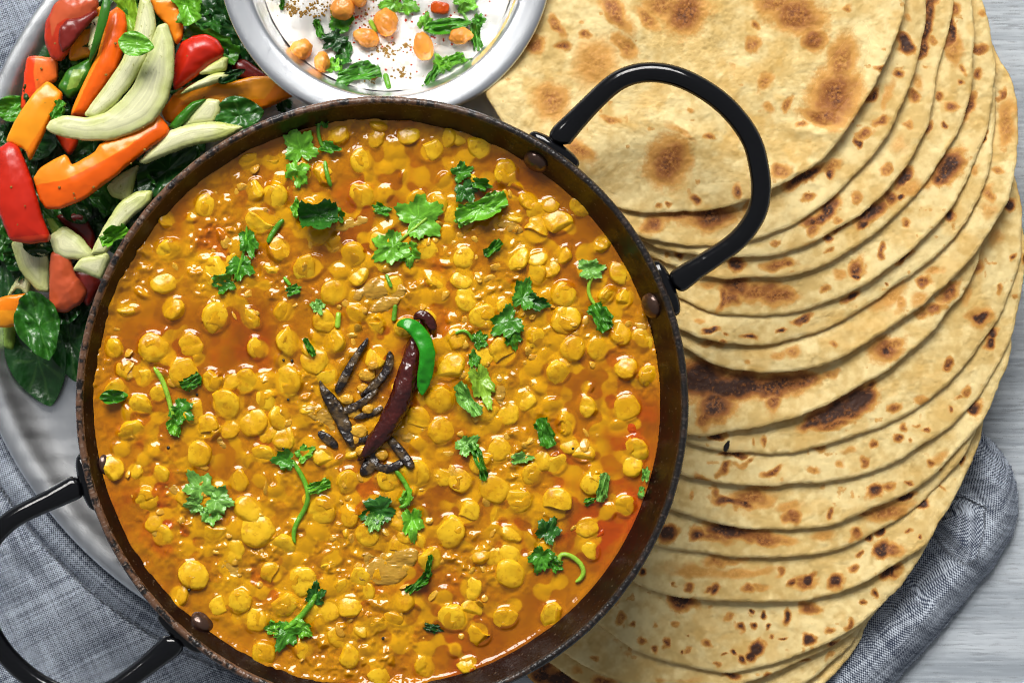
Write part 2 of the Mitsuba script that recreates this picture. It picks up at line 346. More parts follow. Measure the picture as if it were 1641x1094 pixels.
# flatbread: uv is the place in metres, plus 1 m per bread in u; each bread has its own list of toasted marks
K_SPOT = 36
BREADS = [  # edge seen in the photograph (pixels), then its marks: x, y, half width, half height, turn, how toasted
 ([(1448,0),(1437,47),(1423,84),(1410,113),(1400,138),(1383,163),(1363,195),(1346,220),(1334,239),(1304,268),(1266,288),(1234,303),(1197,323),(1173,330),(1143,337),(1111,341),(1086,340),(1037,344),(1000,339)],
  [(1068,262,34,44,20,.64),(883,165,27,30,0,.47),(985,22,15,44,-35,.56),(1037,35,13,26,-40,.5),(1098,22,36,42,20,.64),(1060,10,30,25,0,.5),(893,48,9,24,-20,.53),(900,80,15,8,0,.68),(938,63,9,9,0,.55),(855,78,18,14,0,.55),
   (955,105,38,46,30,.36),(980,195,16,7,15,.5),(925,248,32,15,25,.5),(1135,222,10,7,0,.6),(1105,181,6,6,0,.4),(1275,28,48,34,15,.6),(1240,8,34,25,0,.52),(1302,66,22,20,0,.62),(1345,105,26,50,15,.5),(1335,155,40,44,10,.66),(1318,188,40,18,10,.6),
   (1210,42,10,8,0,.55),(1205,75,12,14,0,.5),(1226,130,12,12,0,.45),(1230,175,14,10,0,.38),(1262,172,8,13,20,.55),(1283,203,7,6,0,.55),(1408,112,10,8,0,.58),(1357,18,8,7,0,.46),(1109,322,10,9,0,.72),(1178,312,9,12,10,.66),(1068,329,5,5,0,.6),(1052,331,7,5,0,.5),(1246,276,20,11,-30,.55),(1090,216,30,7,35,.3),(1000,78,26,14,50,.45)]),
 ([(1482,0),(1481,30),(1474,67),(1465,106),(1455,141),(1437,180),(1420,217),(1398,247),(1383,266),(1345,305),(1320,327),(1284,353),(1247,369),(1205,386),(1138,395),(1099,395),(1074,392),(1025,382)],
  [(1447,70,12,17,-20,.92),(1434,123,9,9,0,.76),(1407,197,13,9,-30,.62),(1385,215,15,9,0,.58),(1372,227,7,10,0,.8),(1393,153,11,16,30,.8),(1420,155,7,28,10,.32),(1047,361,22,13,-20,.62),(1136,349,46,20,-8,.72),(1090,346,40,12,0,.55),(1290,320,14,8,-30,.62),(1286,284,36,11,-28,.85),(1330,280,8,8,0,.85),(1330,268,20,10,-25,.5),(1200,335,16,10,-20,.4),(1452,30,7,7,0,.35),(1420,250,10,6,-40,.3)]),
 ([(1526,0),(1521,30),(1514,67),(1501,113),(1497,133),(1492,168),(1484,205),(1469,234),(1448,270),(1414,311),(1382,341),(1350,362),(1320,377),(1301,391),(1271,401),(1234,411),(1178,413),(1104,409),(1049,398),(1030,388)],
  [(1488,15,9,40,8,.8),(1482,49,9,30,10,.84),(1473,80,9,22,25,.76),(1494,64,10,6,0,.48),(1462,158,9,9,0,.64),(1467,136,13,18,0,.3),(1455,200,9,8,0,.5),(1419,274,10,8,0,.5),(1369,321,10,9,0,.5),(1325,334,13,28,35,.86),(1306,351,26,12,-25,.78),(1303,369,9,15,20,.6),(1239,392,10,6,0,.5),(1340,352,10,6,0,.45),(1300,395,20,6,-15,.3),(1440,232,16,16,0,.22),(1484,105,5,4,0,.3)]),
 ([(1553,0),(1556,49),(1556,99),(1552,148),(1540,192),(1529,220),(1514,244),(1498,270),(1468,307),(1431,346),(1394,379),(1357,403),(1320,424),(1284,438),(1247,446),(1205,446),(1173,447),(1123,444),(1084,430),(1049,415)],
  [(1521,54,8,26,8,.92),(1530,22,9,13,0,.56),(1526,85,13,32,10,.42),(1540,111,7,7,0,.55),(1534,133,6,6,0,.65),(1506,158,7,8,0,.65),(1522,173,11,8,0,.65),(1510,203,5,5,0,.8),(1484,207,5,11,20,.66),(1443,284,8,18,35,.9),(1441,314,8,7,0,.92),(1424,317,14,14,0,.74),(1392,341,30,15,-38,.88),(1382,361,13,6,-30,.85),(1350,360,26,6,-30,.7),(1322,383,9,9,0,.85),(1326,403,8,4,-20,.58),(1247,421,28,10,-5,.58),(1262,422,9,7,0,.64),(1175,424,12,15,0,.86),(1083,412,7,8,0,.78),(1068,411,5,5,0,.5),(1455,300,20,20,0,.35)]),
 ([(1571,0),(1582,42),(1585,74),(1590,95),(1590,138),(1585,183),(1578,212),(1566,239),(1554,270),(1537,307),(1517,339),(1493,366),(1468,391),(1431,421),(1394,450),(1357,471),(1320,485),(1284,498),(1234,504),(1197,504),(1148,503),(1123,495),(1094,482)],
  [(1568,81,10,8,20,.68),(1562,122,7,9,0,.68),(1568,27,8,7,0,.45),(1548,173,9,26,20,.76),(1517,268,20,30,25,.86),(1508,285,24,16,-20,.78),(1447,358,8,9,0,.62),(1412,403,7,11,15,.66),(1374,428,13,19,15,.74),(1372,442,8,7,0,.9),(1345,440,14,10,0,.35),(1178,460,28,16,0,.76),(1170,478,20,14,0,.64),(1245,476,36,14,-6,.62),(1215,467,34,18,0,.6),(1155,478,8,20,8,.68),(1318,462,8,6,0,.5),(1480,300,14,14,0,.3),(1130,455,18,7,0,.4)]),
 ([(1593,138),(1594,173),(1592,202),(1588,227),(1583,262),(1572,300),(1554,337),(1530,376),(1493,413),(1468,433),(1431,458),(1394,487),(1357,509),(1320,528),(1284,539),(1239,550),(1201,554),(1162,550),(1124,543),(1091,529)],
  [(1517,344,8,11,15,.9),(1448,413,13,6,-40,.88),(1362,477,16,6,-32,.9),(1577,218,4,9,20,.84),(1138,529,13,5,8,.9),(1160,535,5,3,0,.6),(1253,528,10,5,-15,.84),(1283,512,12,7,-12,.82),(1202,538,15,5,-8,.85),(1160,548,5,3,0,.6),(1120,512,12,5,0,.35),(1556,275,8,12,20,.36),(1400,440,18,10,-30,.25),(1420,455,4,3,0,.6)]),
 ([(1600,98),(1605,104),(1615,118),(1622,138),(1626,160),(1627,197),(1625,247),(1622,270),(1616,302),(1604,334),(1586,361),(1574,383),(1549,418),(1530,440),(1493,472),(1468,497),(1431,519),(1404,539),(1373,557),(1342,573),(1316,585),(1278,594),(1239,598),(1201,595),(1162,589),(1137,581),(1111,568),(1098,559)],
  [(1601,153,6,10,20,.68),(1608,200,15,44,5,.45),(1593,274,11,8,0,.5),(1579,311,12,14,35,.5),(1478,450,13,11,0,.68),(1494,434,14,8,0,.4),(1438,485,10,12,0,.4),(1420,478,40,14,-35,.35),(1265,566,15,9,0,.45),(1245,570,10,8,0,.35),(1193,578,6,5,0,.4),(1331,551,7,7,0,.5),(1139,551,18,6,10,.5),(1470,480,20,12,-35,.3),(1580,340,16,16,0,.25)]),
 ([(1568,403),(1557,443),(1532,482),(1517,497),(1493,532),(1455,563),(1417,596),(1378,617),(1340,639),(1329,646),(1290,662),(1239,676),(1188,688),(1150,695),(1104,697)],
  [(1517,467,20,10,-40,.7),(1495,492,15,10,-20,.66),(1476,500,16,7,-20,.45),(1417,560,28,20,-20,.66),(1414,563,10,9,0,.92),(1435,548,22,10,-20,.5),(1124,608,48,36,10,.97),(1165,622,48,24,-8,.95),(1144,652,32,26,-25,.78),(1128,672,14,16,0,.62),(1239,616,64,20,-6,.78),(1290,611,34,15,-8,.7),(1240,643,14,20,25,.66),(1190,612,34,22,0,.9),(1205,618,12,8,0,.95),(1330,600,14,9,0,.45),(1115,605,30,30,0,.95)]),
 ([(1623,285),(1632,324),(1635,369),(1632,418),(1616,470),(1599,509),(1578,540),(1558,568),(1519,612),(1494,636),(1455,663),(1417,681),(1378,694),(1340,706),(1316,714),(1278,723),(1239,727),(1201,724),(1157,723),(1132,718),(1104,708)],
  [(1616,329,12,12,20,.94),(1617,416,5,8,15,.7),(1602,464,6,7,0,.55),(1567,507,11,11,0,.9),(1567,507,20,18,0,.5),(1563,428,9,13,0,.56),(1520,583,8,11,0,.7),(1432,653,12,8,0,.6),(1473,640,14,9,0,.4),(1373,640,36,22,-28,.97),(1355,658,42,18,-25,.78),(1336,660,42,20,-25,.93),(1303,678,24,13,-20,.82),(1330,683,34,8,-15,.68),(1147,697,15,7,0,.84),(1222,706,4,11,0,.56),(1206,707,4,5,0,.4),(1590,380,14,14,0,.25),(1548,470,10,20,20,.3),(1390,620,20,8,-30,.8)]),
 ([(1640,393),(1638,443),(1628,492),(1619,540),(1606,566),(1588,599),(1568,635),(1545,660),(1506,694),(1468,717),(1430,742),(1391,758),(1360,765),(1316,773),(1265,775),(1214,779),(1167,774),(1124,767),(1093,761)],
  [(1635,419,5,8,0,.8),(1626,477,5,5,0,.5),(1588,534,8,10,20,.92),(1583,548,10,12,20,.93),(1550,627,10,8,-20,.55),(1538,635,6,3,-20,.55),(1519,656,5,6,0,.72),(1479,688,6,5,0,.78),(1449,687,6,9,0,.55),(1437,704,7,7,0,.7),(1465,680,5,5,0,.45),(1399,711,6,8,10,.64),(1385,737,8,10,0,.66),(1162,752,14,9,-35,.72),(1239,754,20,7,-18,.68),(1198,738,6,5,0,.55),(1300,754,14,7,10,.45),(1313,719,12,8,0,.5),(1173,726,24,5,3,.8),(1125,764,14,6,10,.55),(1345,742,10,7,0,.35),(1360,725,14,7,0,.3),(1190,740,20,6,-25,.4),(1456,706,4,3,0,.5)]),
 ([(1616,575),(1606,599),(1586,645),(1573,673),(1558,691),(1524,729),(1504,752),(1473,778),(1447,793),(1417,804),(1384,819),(1341,838),(1300,847),(1260,848),(1240,846),(1202,847),(1149,838),(1108,826),(1079,819)],
  [(1561,650,11,11,-40,.94),(1487,741,8,7,0,.58),(1500,735,18,9,-35,.3),(1458,772,7,5,0,.68),(1401,788,15,10,-10,.9),(1421,780,14,9,-25,.56),(1162,803,27,9,15,.82),(1190,808,24,7,15,.78),(1203,798,38,18,0,.55),(1147,788,8,10,0,.55),(1269,828,13,12,0,.66),(1330,821,7,11,15,.64),(1220,780,20,6,0,.4),(1111,792,3,7,0,.45),(1265,812,26,10,0,.35)]),
 ([(1560,696),(1545,729),(1519,757),(1494,786),(1475,806),(1448,827),(1421,842),(1389,859),(1354,877),(1314,887),(1260,890),(1216,893),(1170,891),(1122,883),(1090,881),(1055,875)],
  [(1450,795,14,8,-15,.97),(1506,752,5,4,0,.64),(1420,819,42,15,-15,.54),(1389,823,16,7,-15,.62),(1370,854,9,9,-30,.66),(1068,852,15,18,20,.97),(1114,854,14,13,0,.74),(1170,850,48,14,8,.88),(1216,862,48,10,5,.64),(1140,860,40,12,8,.55),(1250,868,30,8,0,.4),(1320,857,22,10,-10,.35)]),
 ([(1575,663),(1570,706),(1558,735),(1540,770),(1529,796),(1514,819),(1499,840),(1483,875),(1448,894),(1408,918),(1367,940),(1314,957),(1260,963),(1216,964),(1162,961),(1108,959),(1084,955),(1052,946),(1022,937)],
  [(1539,738,9,8,-30,.93),(1479,807,12,9,-30,.97),(1506,778,11,3,35,.45),(1413,850,8,8,0,.92),(1392,860,10,7,-25,.88),(1416,878,13,15,0,.9),(1428,880,20,13,0,.62),(1467,860,5,4,0,.7),(1453,850,4,4,0,.64),(1370,910,12,7,-30,.64),(1341,932,15,12,-30,.93),(1295,926,13,8,-15,.9),(1287,933,24,11,-10,.6),(1381,889,7,5,0,.6),(1146,942,8,9,0,.8),(1102,940,6,9,0,.64),(1084,938,5,5,0,.64),(1200,942,12,9,0,.58),(1220,938,18,7,-10,.4),(1248,916,7,6,0,.64),(1149,899,22,12,0,.5),(1122,915,64,12,5,.32),(1190,915,60,10,-5,.35),(1030,918,6,8,0,.85),(1265,935,7,6,0,.8),(1170,895,30,8,0,.4),(1135,944,12,4,-30,.6)]),
 ([(1483,875),(1470,899),(1448,932),(1421,959),(1386,993),(1367,1007),(1327,1028),(1287,1045),(1260,1056),(1216,1070),(1162,1077),(1122,1071),(1068,1058),(1014,1039),(987,1020),(963,1002)],
  [(1427,916,22,10,-35,.93),(1398,955,5,9,-10,.7),(1381,967,6,5,0,.7),(1357,996,6,13,30,.66),(1327,1008,11,6,-10,.6),(1294,1024,10,12,0,.96),(1298,972,17,11,0,.66),(1261,988,8,11,0,.85),(1095,964,22,15,10,.84),(1214,1038,18,12,-50,.97),(1205,1052,14,9,-60,.95),(1186,1058,7,10,0,.96),(1186,1004,8,7,0,.76),(1229,985,5,6,0,.94),(1211,1004,6,6,0,.84),(1233,1001,4,4,0,.84),(1208,976,5,4,0,.9),(1130,1031,9,8,0,.58),(1051,1038,7,7,25,.72),(1065,1028,4,9,-15,.75),(1028,1026,9,7,0,.6),(1012,1000,5,5,0,.58),(1083,999,7,6,0,.45),(1091,1043,4,3,0,.76),(1102,1040,7,5,-40,.55),(1173,1047,7,5,0,.86),(1157,1049,6,3,0,.6),(1170,988,9,8,0,.45),(1255,1021,5,3,0,.8),(1107,1022,3,3,0,.6),(1050,1000,5,5,0,.35),(994,988,8,8,0,.5),(1240,1017,4,4,0,.7),(1150,1066,4,4,0,.5)]),
 ([(1400,985),(1389,993),(1376,1008),(1327,1037),(1287,1054),(1260,1069),(1229,1082),(1194,1093),(1140,1106),(1085,1110),(1030,1104),(998,1093),(947,1071),(907,1047)],
  [(1168,1081,14,7,0,.8),(951,1051,6,5,0,.48),(1338,1032,12,6,-20,.8),(1100,1090,24,9,0,.25),(1060,1085,10,6,0,.3),(1230,1077,10,4,-15,.6)]),
 ([(1400,985),(1384,1003),(1378,1015),(1359,1039),(1327,1063),(1292,1093),(1240,1122),(1180,1140),(1120,1146),(1060,1140),(990,1120),(931,1093),(907,1077),(880,1061)],
  [(969,1088,20,10,20,.7),(1287,1061,9,4,-15,.6),(1330,1050,8,4,-30,.4),(925,1072,10,6,20,.4)]),
 ([(1330,1085),(1280,1125),(1210,1155),(1130,1168),(1050,1160),(970,1140),(900,1112),(860,1094)],
  [(896,1086,34,20,20,.95),(870,1075,20,20,0,.85),(930,1094,20,10,20,.7)])]
NB = len(BREADS)
BZ = [0.0355, 0.0337, 0.0323, 0.0306, 0.0290, 0.0277, 0.0260, 0.0246, 0.0230, 0.0215, 0.0197, 0.0181, 0.0161, 0.0145, 0.0124, 0.0103, 0.0074]


def _spots():
    rows = np.zeros((NB, K_SPOT, 8), np.float32)
    rows[:, :, 2:4] = 1e4
    for i, (_, sp) in enumerate(BREADS):
        c = P2([s[:2] for s in sp], BZ[i])
        for j, s in enumerate(sp[:K_SPOT]):
            a = -math.radians(s[4])
            rows[i, j] = [c[j, 0], c[j, 1], 1 / (s[2] * SR * 1.25), 1 / (s[3] * SR * 1.25), math.cos(a), math.sin(a), s[5], 0]
    return mi.Float(rows.ravel())


SPOTS = _spots()


def bread_toast(p, uv):
    idx = dr.clip(dr.floor(uv.x + 0.5), 0, NB - 1)
    x, y = uv.x - idx, uv.y
    base = mi.UInt32(idx) * (K_SPOT * 8)
    wx = (fbm(x * 210 + idx * 5, y * 210, 1.0, 3) - 0.5) * 0.0042
    wy = (fbm(x * 210 + idx * 5, y * 210, 8.0, 3) - 0.5) * 0.0042
    grain = fbm(x * 1500, y * 1500 + idx * 3, 2.0, 3)
    t = mi.Float(0)
    for k in range(K_SPOT):
        q = [dr.gather(mi.Float, SPOTS, base + (k * 8 + m)) for m in range(7)]
        dx, dy = x + wx - q[0], y + wy - q[1]
        ax, ay = (dx * q[4] + dy * q[5]) * q[2], (dy * q[4] - dx * q[5]) * q[3]
        d = dr.sqrt(ax * ax + ay * ay)
        t = dr.maximum(t, q[6] * 1.06 * ss(1.28, 0.22, d + (grain - 0.5) * 0.42))
    return t, x, y, idx, grain


def bread_color(p, n, uv):
    t, x, y, idx, grain = bread_toast(p, uv)
    o = idx * 7.3
    blot = fbm(x * 75 + o, y * 75, 4.0, 4)
    fine = fbm(x * 420 + o, y * 420, 6.0, 3)
    c = mix((0.635, 0.435, 0.150), (0.785, 0.620, 0.290), ss(0.30, 0.68, 0.6 * blot + 0.4 * fine))
    gold = ss(0.50, 0.72, fbm(x * 120 + o + 31, y * 120, 2.0, 4)) * (0.18 + 0.30 * mikit.cell_rand(idx, 3, 1) + dr.select(idx < 0.5, 0.30, 0.0))
    c = mix(c, (0.63, 0.36, 0.075), gold)
    freck = ss(0.72, 0.82, fbm(x * 330 + o, y * 330 + 9, 3.0, 3)) * ss(0.45, 0.6, blot)
    t = dr.maximum(t, 0.26 * freck)
    t = t * (1.05 + 0.40 * (grain - 0.5) * 2)
    c = mix(c, (0.60, 0.300, 0.065), ss(0.02, 0.38, t))
    c = mix(c, (0.31, 0.105, 0.020), ss(0.30, 0.72, t))
    c = mix(c, (0.045, 0.016, 0.008), ss(0.62, 1.0, t))
    return c * (0.93 + 0.14 * fine)


def bread_bump(p, n, uv):
    x, y = uv.x - dr.floor(uv.x + 0.5), uv.y
    return fbm(x * 900, y * 900, 2.0, 3) * 0.4 + fbm(x * 240 + 5, y * 240, 7.0, 3)


mat('bread', mikit.proc(bread_color), 0.62, 0.35, bump=bread_bump, bscale=0.0007, eps=2.5e-4)

# ------------------------------------------------------------------ the setting: table top
tb = trimesh.creation.box([1.6, 1.2, 0.03])
tb.apply_translation([0, 0, -0.015])
obj('table_top', tb, 'table_wood', smooth=False, label='pale grey weathered wooden table top under everything', kind='structure')


# ------------------------------------------------------------------ cloth napkins
def height_sheet(name, x, y, Z, keep, uvxy, label, thick=0.0008):
    X, Y = np.meshgrid(x, y, indexing='ij')
    v = np.stack([X, Y, Z], -1).reshape(-1, 3)
    f = grid_faces(len(x), len(y))
    f = f[keep.ravel()[f].all(1)]
    if np.cross(v[f[0, 1]] - v[f[0, 0]], v[f[0, 2]] - v[f[0, 0]])[2] < 0:
        f = f[:, ::-1]
    use = np.unique(f)
    m = np.full(len(v), -1)
    m[use] = np.arange(len(use))
    v, f, uv = v[use], m[f], uvxy.reshape(-1, 2)[use]
    e = np.sort(np.vstack([f[:, [0, 1]], f[:, [1, 2]], f[:, [2, 0]]]), 1)
    u, n = np.unique(e, axis=0, return_counts=True)
    k = len(v)
    b = u[n == 1]
    V = np.vstack([v, v - [0, 0, thick]])
    F = np.vstack([f, f[:, ::-1] + k, np.c_[b[:, 0], b[:, 1], b[:, 1] + k], np.c_[b[:, 0], b[:, 1] + k, b[:, 0] + k]])
    obj(name, (V, F), 'cloth', smooth=True, uv=np.vstack([uv, uv]), label=label, cat='napkin')


THALI = P(602, 404, 0.012)
TR = 672 * SR * (HC - 0.012) / (HC - ZR)
# left cloth: lies flat under the tray, wrinkled where it shows
x, y = np.arange(-0.25, -0.02, 0.0009), np.arange(-0.18, 0.16, 0.0009)
X, Y = np.meshgrid(x, y, indexing='ij')
dT = np.hypot(X - THALI[0], Y - THALI[1])
pp = np.stack([X, Y, 0 * X], -1)
Z = 0.0014 + 0.0065 * (meshkit.fbm((pp @ rot(0, 0, -0.55)) * [14, 60, 1], 3, 3) - 0.35).clip(0) + 0.0006 * meshkit.fbm(pp * 160, 2, 5)
Z = 0.0014 + (Z - 0.0014) * np.clip((dT - TR * 0.93) / 0.02, 0, 1)
band = dT - TR                                                      # the hem that runs beside the tray's rim
low = np.clip((-Y - 0.02) / 0.03, 0, 1)
Z += low * (0.0034 * np.exp(-((band - 0.0035) / 0.0045) ** 2) - 0.0022 * np.exp(-((band - 0.0105) / 0.0012) ** 2) + 0.0016 * np.exp(-((band - 0.0150) / 0.004) ** 2))
Z = np.maximum(Z, 0.0012)
ang = np.arctan2(Y - THALI[1], X - THALI[0])
hem = (low > 0.3) & (band < 0.0105)
c_, s_ = math.cos(0.45), math.sin(0.45)
uvL = np.stack([np.where(hem, ang * TR, X * c_ + Y * s_), np.where(hem, band, -X * s_ + Y * c_)], -1)
height_sheet('cloth_napkin', x, y, Z, np.ones_like(Z, bool), uvL, 'grey woven cloth napkin spread under the left side of the metal tray')

# right cloth: a folded corner that sticks out from under the breads
EDGE = [(1500,560),(1545,640),(1575,688),(1596,707),(1611,724),(1624,745),(1634,772),(1637,800),(1636,827),(1628,859),(1609,889),(1596,913),(1569,942),(1542,977),(1515,1012),(1488,1042),(1448,1085),(1420,1120),(1380,1170),(1000,1170),(1000,700),(1200,560)]
ep = P2(EDGE, 0.006)
poly = shapely.Polygon(ep)
x, y = np.arange(0.03, 0.20, 0.0006), np.arange(-0.145, 0.0, 0.0006)
X, Y = np.meshgrid(x, y, indexing='ij')
inside = shapely.contains_xy(poly, X, Y)
rim_line = shapely.LineString(ep[1:19])
pts = shapely.points(X.ravel(), Y.ravel())
dE = shapely.distance(pts, rim_line).reshape(X.shape)
along = shapely.line_locate_point(rim_line, pts).reshape(X.shape)
pp = np.stack([X, Y, 0 * X], -1)
prof_d = np.array([0, .0006, .0018, .0045, .009, .013, .018, .024, .032, .06, .2])
prof_z = np.array([.0012, .0028, .0048, .0072, .0092, .0076, .0040, .0026, .0022, .0020, .002])
wig = 1 + 0.5 * (meshkit.fbm(pp * 40, 2, 8) - 0.5)
Zr = np.interp(dE * wig, prof_d, prof_z)
Zr += 0.0030 * np.exp(-((dE - 0.022) / 0.0035) ** 2) * np.exp(-((along - 0.145) / 0.03) ** 2)
fl = shapely.Polygon(P2([(1490,835),(1505,815),(1545,800),(1575,815),(1572,850),(1560,890),(1548,900),(1520,880)], 0.008))
dF = shapely.distance(pts, fl).reshape(X.shape)
Zr += 0.0052 * np.clip(1 - dF / 0.0016, 0, 1) ** 0.7 * np.clip(shapely.distance(pts, fl.exterior).reshape(X.shape) / 0.004, 0.35, 1)
Zr = gaussian_filter(Zr, 1.2) + 0.0009 * (meshkit.fbm(pp * 130, 3, 6) - 0.4) + 0.0034 * (1 - np.abs(2 * meshkit.fbm((pp @ rot(0, 0, 0.9)) * [70, 22, 1], 2, 9) - 1) - 0.72).clip(0) * 1.3 * np.clip(dE / 0.006, 0, 1)
Zr = np.maximum(Zr, 0.0012)
a = 0.75
uvR = np.stack([X * math.cos(a) + Y * math.sin(a), -X * math.sin(a) + Y * math.cos(a)], -1)
uvR = uvR + 0.9 * np.stack([Zr * 0.6, Zr], -1)
flap = (dF < 0.0008)
uvR[flap] = (uvR @ rot(0, 0, 0.9)[:2, :2].T)[flap] + 0.003
height_sheet('cloth_napkin', x, y, Zr, inside, uvR, 'grey woven cloth napkin with a rolled fold poking out under the flatbreads')
NAP = (x, y, np.where(inside, Zr + 0.0004, 0))

# ------------------------------------------------------------------ metal tray
pr = rounded([(0.0001, 0.0042), (TR * 0.80, 0.0042), (TR * 0.885, 0.0048), (TR * 0.925, 0.0075), (TR * 0.95, 0.0108), (TR * 0.972, 0.0118), (TR * 0.992, 0.0114), (TR, 0.0098), (TR * 0.992, 0.0084), (TR * 0.975, 0.0092),
              (TR * 0.955, 0.0082), (TR * 0.932, 0.0054), (TR * 0.885, 0.0030), (TR * 0.80, 0.0026), (0.0001, 0.0026)], 2)
v, f = lathe(pr, 300)
obj('metal_tray', (v + [THALI[0], THALI[1], 0], f), 'aluminium', smooth=True, label='large round silver metal tray with raised rim under the salad and pan', cat='tray')

# ------------------------------------------------------------------ iron pan
PAN = P(610, 647, ZR)
RO = 492 * SR
TILT = rot(0, math.radians(-2.0), 0)
inner = [(RO - 0.0025, 0.0), (RO - 0.0040, -0.0030), (RO - 0.0082, -0.0100), (RO - 0.0130, -0.0190), (RO - 0.022, -0.034), (RO - 0.034, -0.0470), (RO - 0.048, -0.0530), (0.0001, -0.0530)]
outer = [(0.0001, -0.0555), (RO - 0.047, -0.0555), (RO - 0.032, -0.0490), (RO - 0.0195, -0.0345), (RO - 0.0100, -0.0190), (RO - 0.0055, -0.0100), (RO - 0.0022, -0.0025)]
tag('iron_pan', 'black iron pan with two looped handles holding the yellow curry', 'pan')
_used['iron_pan'] = 0
ip, op = rounded(inner, 2), rounded(outer, 2)
v, f = lathe(np.vstack([ip[::-1], op[::-1]])[::-1], 260)
obj('body', (place(v, TILT, PAN), f), 'pan_iron', 'iron_pan', smooth=40)
q = np.linspace(0, 2 * np.pi, 18)
rp = [(RO - 0.00125 + 0.00135 * math.cos(t), -0.0003 + 0.0017 * math.sin(t)) for t in q]
v, f = lathe(rp, 420)
nv = meshkit.fbm(v * 260, 3, 2)[:, None] - 0.5
v = v * (1 + nv * 0.0022) + [0, 0, 1] * (meshkit.fbm(v * 90, 2, 4)[:, None] - 0.5) * 0.0008
obj('rim', (place(v, TILT, PAN), f), 'pan_rim', 'iron_pan', smooth=True, label='worn rolled rim of the pan, browner on its left half')
HAND = [(893,232,-5),(899,219,-5),(910,207,-5),(926,190,-4.5),(958,158,-3),(988,133,-2),(1018,121,-1),(1050,119,-.3),(1087,127,0),(1124,145,0),(1158,170,0),(1185,200,0),(1205,235,0),(1214,272,0),(1217,307,-.3),(1212,337,-.8),(1198,364,-1.5),(1178,387,-2),(1148,409,-3),(1111,433,-4.2),(1089,448,-5),(1076,457,-5)]


def handle(turn, label):
    h = []
    for (a, b, c) in HAND:
        r = P(a, b, ZR + c / 1000) - PAN
        h.append(r)
    h = np.array(h)
    mid = h.mean(0)
    if turn:
        h = h @ rot(0, 0, -math.radians(turn)).T
    h = place(h, TILT, PAN + [0, 0, 0.0012])
    w = 0.0067 * np.interp(np.linspace(0, 1, 30), [0, .05, .12, .88, .95, 1], [1.35, 1.12, 1, 1, 1.12, 1.35])
    v, f, uv = sweep(h, w, 0.0064, n=110, m=26, ends=(60, 60), square=2.1, rough=0.012, seed=int(turn))
    k = obj('handle', (v, f), 'handle_enamel', 'iron_pan', label=label)
    for e, g in ((h[0], h[2]), (h[-1], h[-3])):
        rad = e - PAN
        an = math.atan2(rad[1], rad[0])
        v, f = blob(0.0030, 0.0098, 0.0042, 3, 0.06, 1.0, 3, 2.8)
        c = PAN + np.array([math.cos(an), math.sin(an), 0]) * (RO + 0.0004)
        c[2] = e[2] - 0.0020
        obj('lug', (place(v, rot(0, 0, an), c), f), 'handle_enamel', k)


handle(0, 'right handle loop reaching over the flatbreads')
handle(187.2, 'left handle loop over the grey cloth')

# ------------------------------------------------------------------ gravy surface: heights on a grid over the pan
ZL = ZR - 0.0090
G0 = 0.0003
RG = 0.0990
gx = np.arange(-RG, RG, G0) + PAN[0]
gy = np.arange(-RG, RG, G0) + PAN[1]
GX, GY = np.meshgrid(gx, gy, indexing='ij')
pl = np.array([r for r, z in ip[::-1]]), np.array([z for r, z in ip[::-1]])


def wall_radius(th):
    """Radius, about the pan's middle, at which the level gravy meets the tilted wall."""
    dz = (PAN[2] - ZL) + math.sin(math.radians(2.0)) * RO * np.cos(th)
    return np.interp(-dz, pl[1][np.argsort(pl[1])], pl[0][np.argsort(pl[1])])


TH = np.arctan2(GY - PAN[1], GX - PAN[0])
GR = np.hypot(GX - PAN[0], GY - PAN[1])
WR = wall_radius(TH)
gp = np.stack([GX, GY, 0 * GX], -1)
calm = meshkit.fbm(gp * 26 + 4, 3, 21)                               # where the gravy is thin and calm
for (a, b, r, k) in [(235,560,60,.35),(220,560,50,.2),(300,345,60,.25),(640,260,60,.3),(600,350,60,.2),(930,620,60,.2),(470,870,50,.2),(880,1000,80,.2),(700,1020,70,.15),(350,740,40,.2),(930,430,40,.2),(450,690,90,-.25),(560,620,120,-.3),(800,520,70,-.2),(680,430,80,-.2),(830,680,80,-.25),(600,960,80,-.25),(760,880,60,-.2)]:
    c = P(a, b, ZL)
    calm += k * np.exp(-((GX - c[0]) ** 2 + (GY - c[1]) ** 2) / (r * SR) ** 2)
calm = np.clip((calm - 0.35) / 0.35, 0, 1)
lump = meshkit.fbm(gp * 260, 4, 31)
ridge = 1 - np.abs(2 * meshkit.fbm(gp * 420 + 9, 3, 41) - 1)
H = ZL + (1 - calm) * (0.0036 * (lump - 0.46).clip(-0.08, 1) + 0.0003 * (ridge - 0.7)) + 0.0007 * (meshkit.fbm(gp * 120, 3, 51) - 0.5) + 0.00010 * (meshkit.fbm(gp * 500, 2, 61) - 0.5)
grit = meshkit.fbm(gp * 620 + 3, 3, 43)
H += (1 - calm) * np.clip((meshkit.fbm(gp * 70 + 8, 2, 77) - 0.36) / 0.2, 0, 1) * 0.0028 * (grit - 0.50).clip(-0.05, 1)
H += 0.0010 * np.exp(-np.clip(WR - GR, 0, 1) / 0.0011)
LT = np.full_like(H, -1.0)                                           # tops of everything solid below or in the gravy


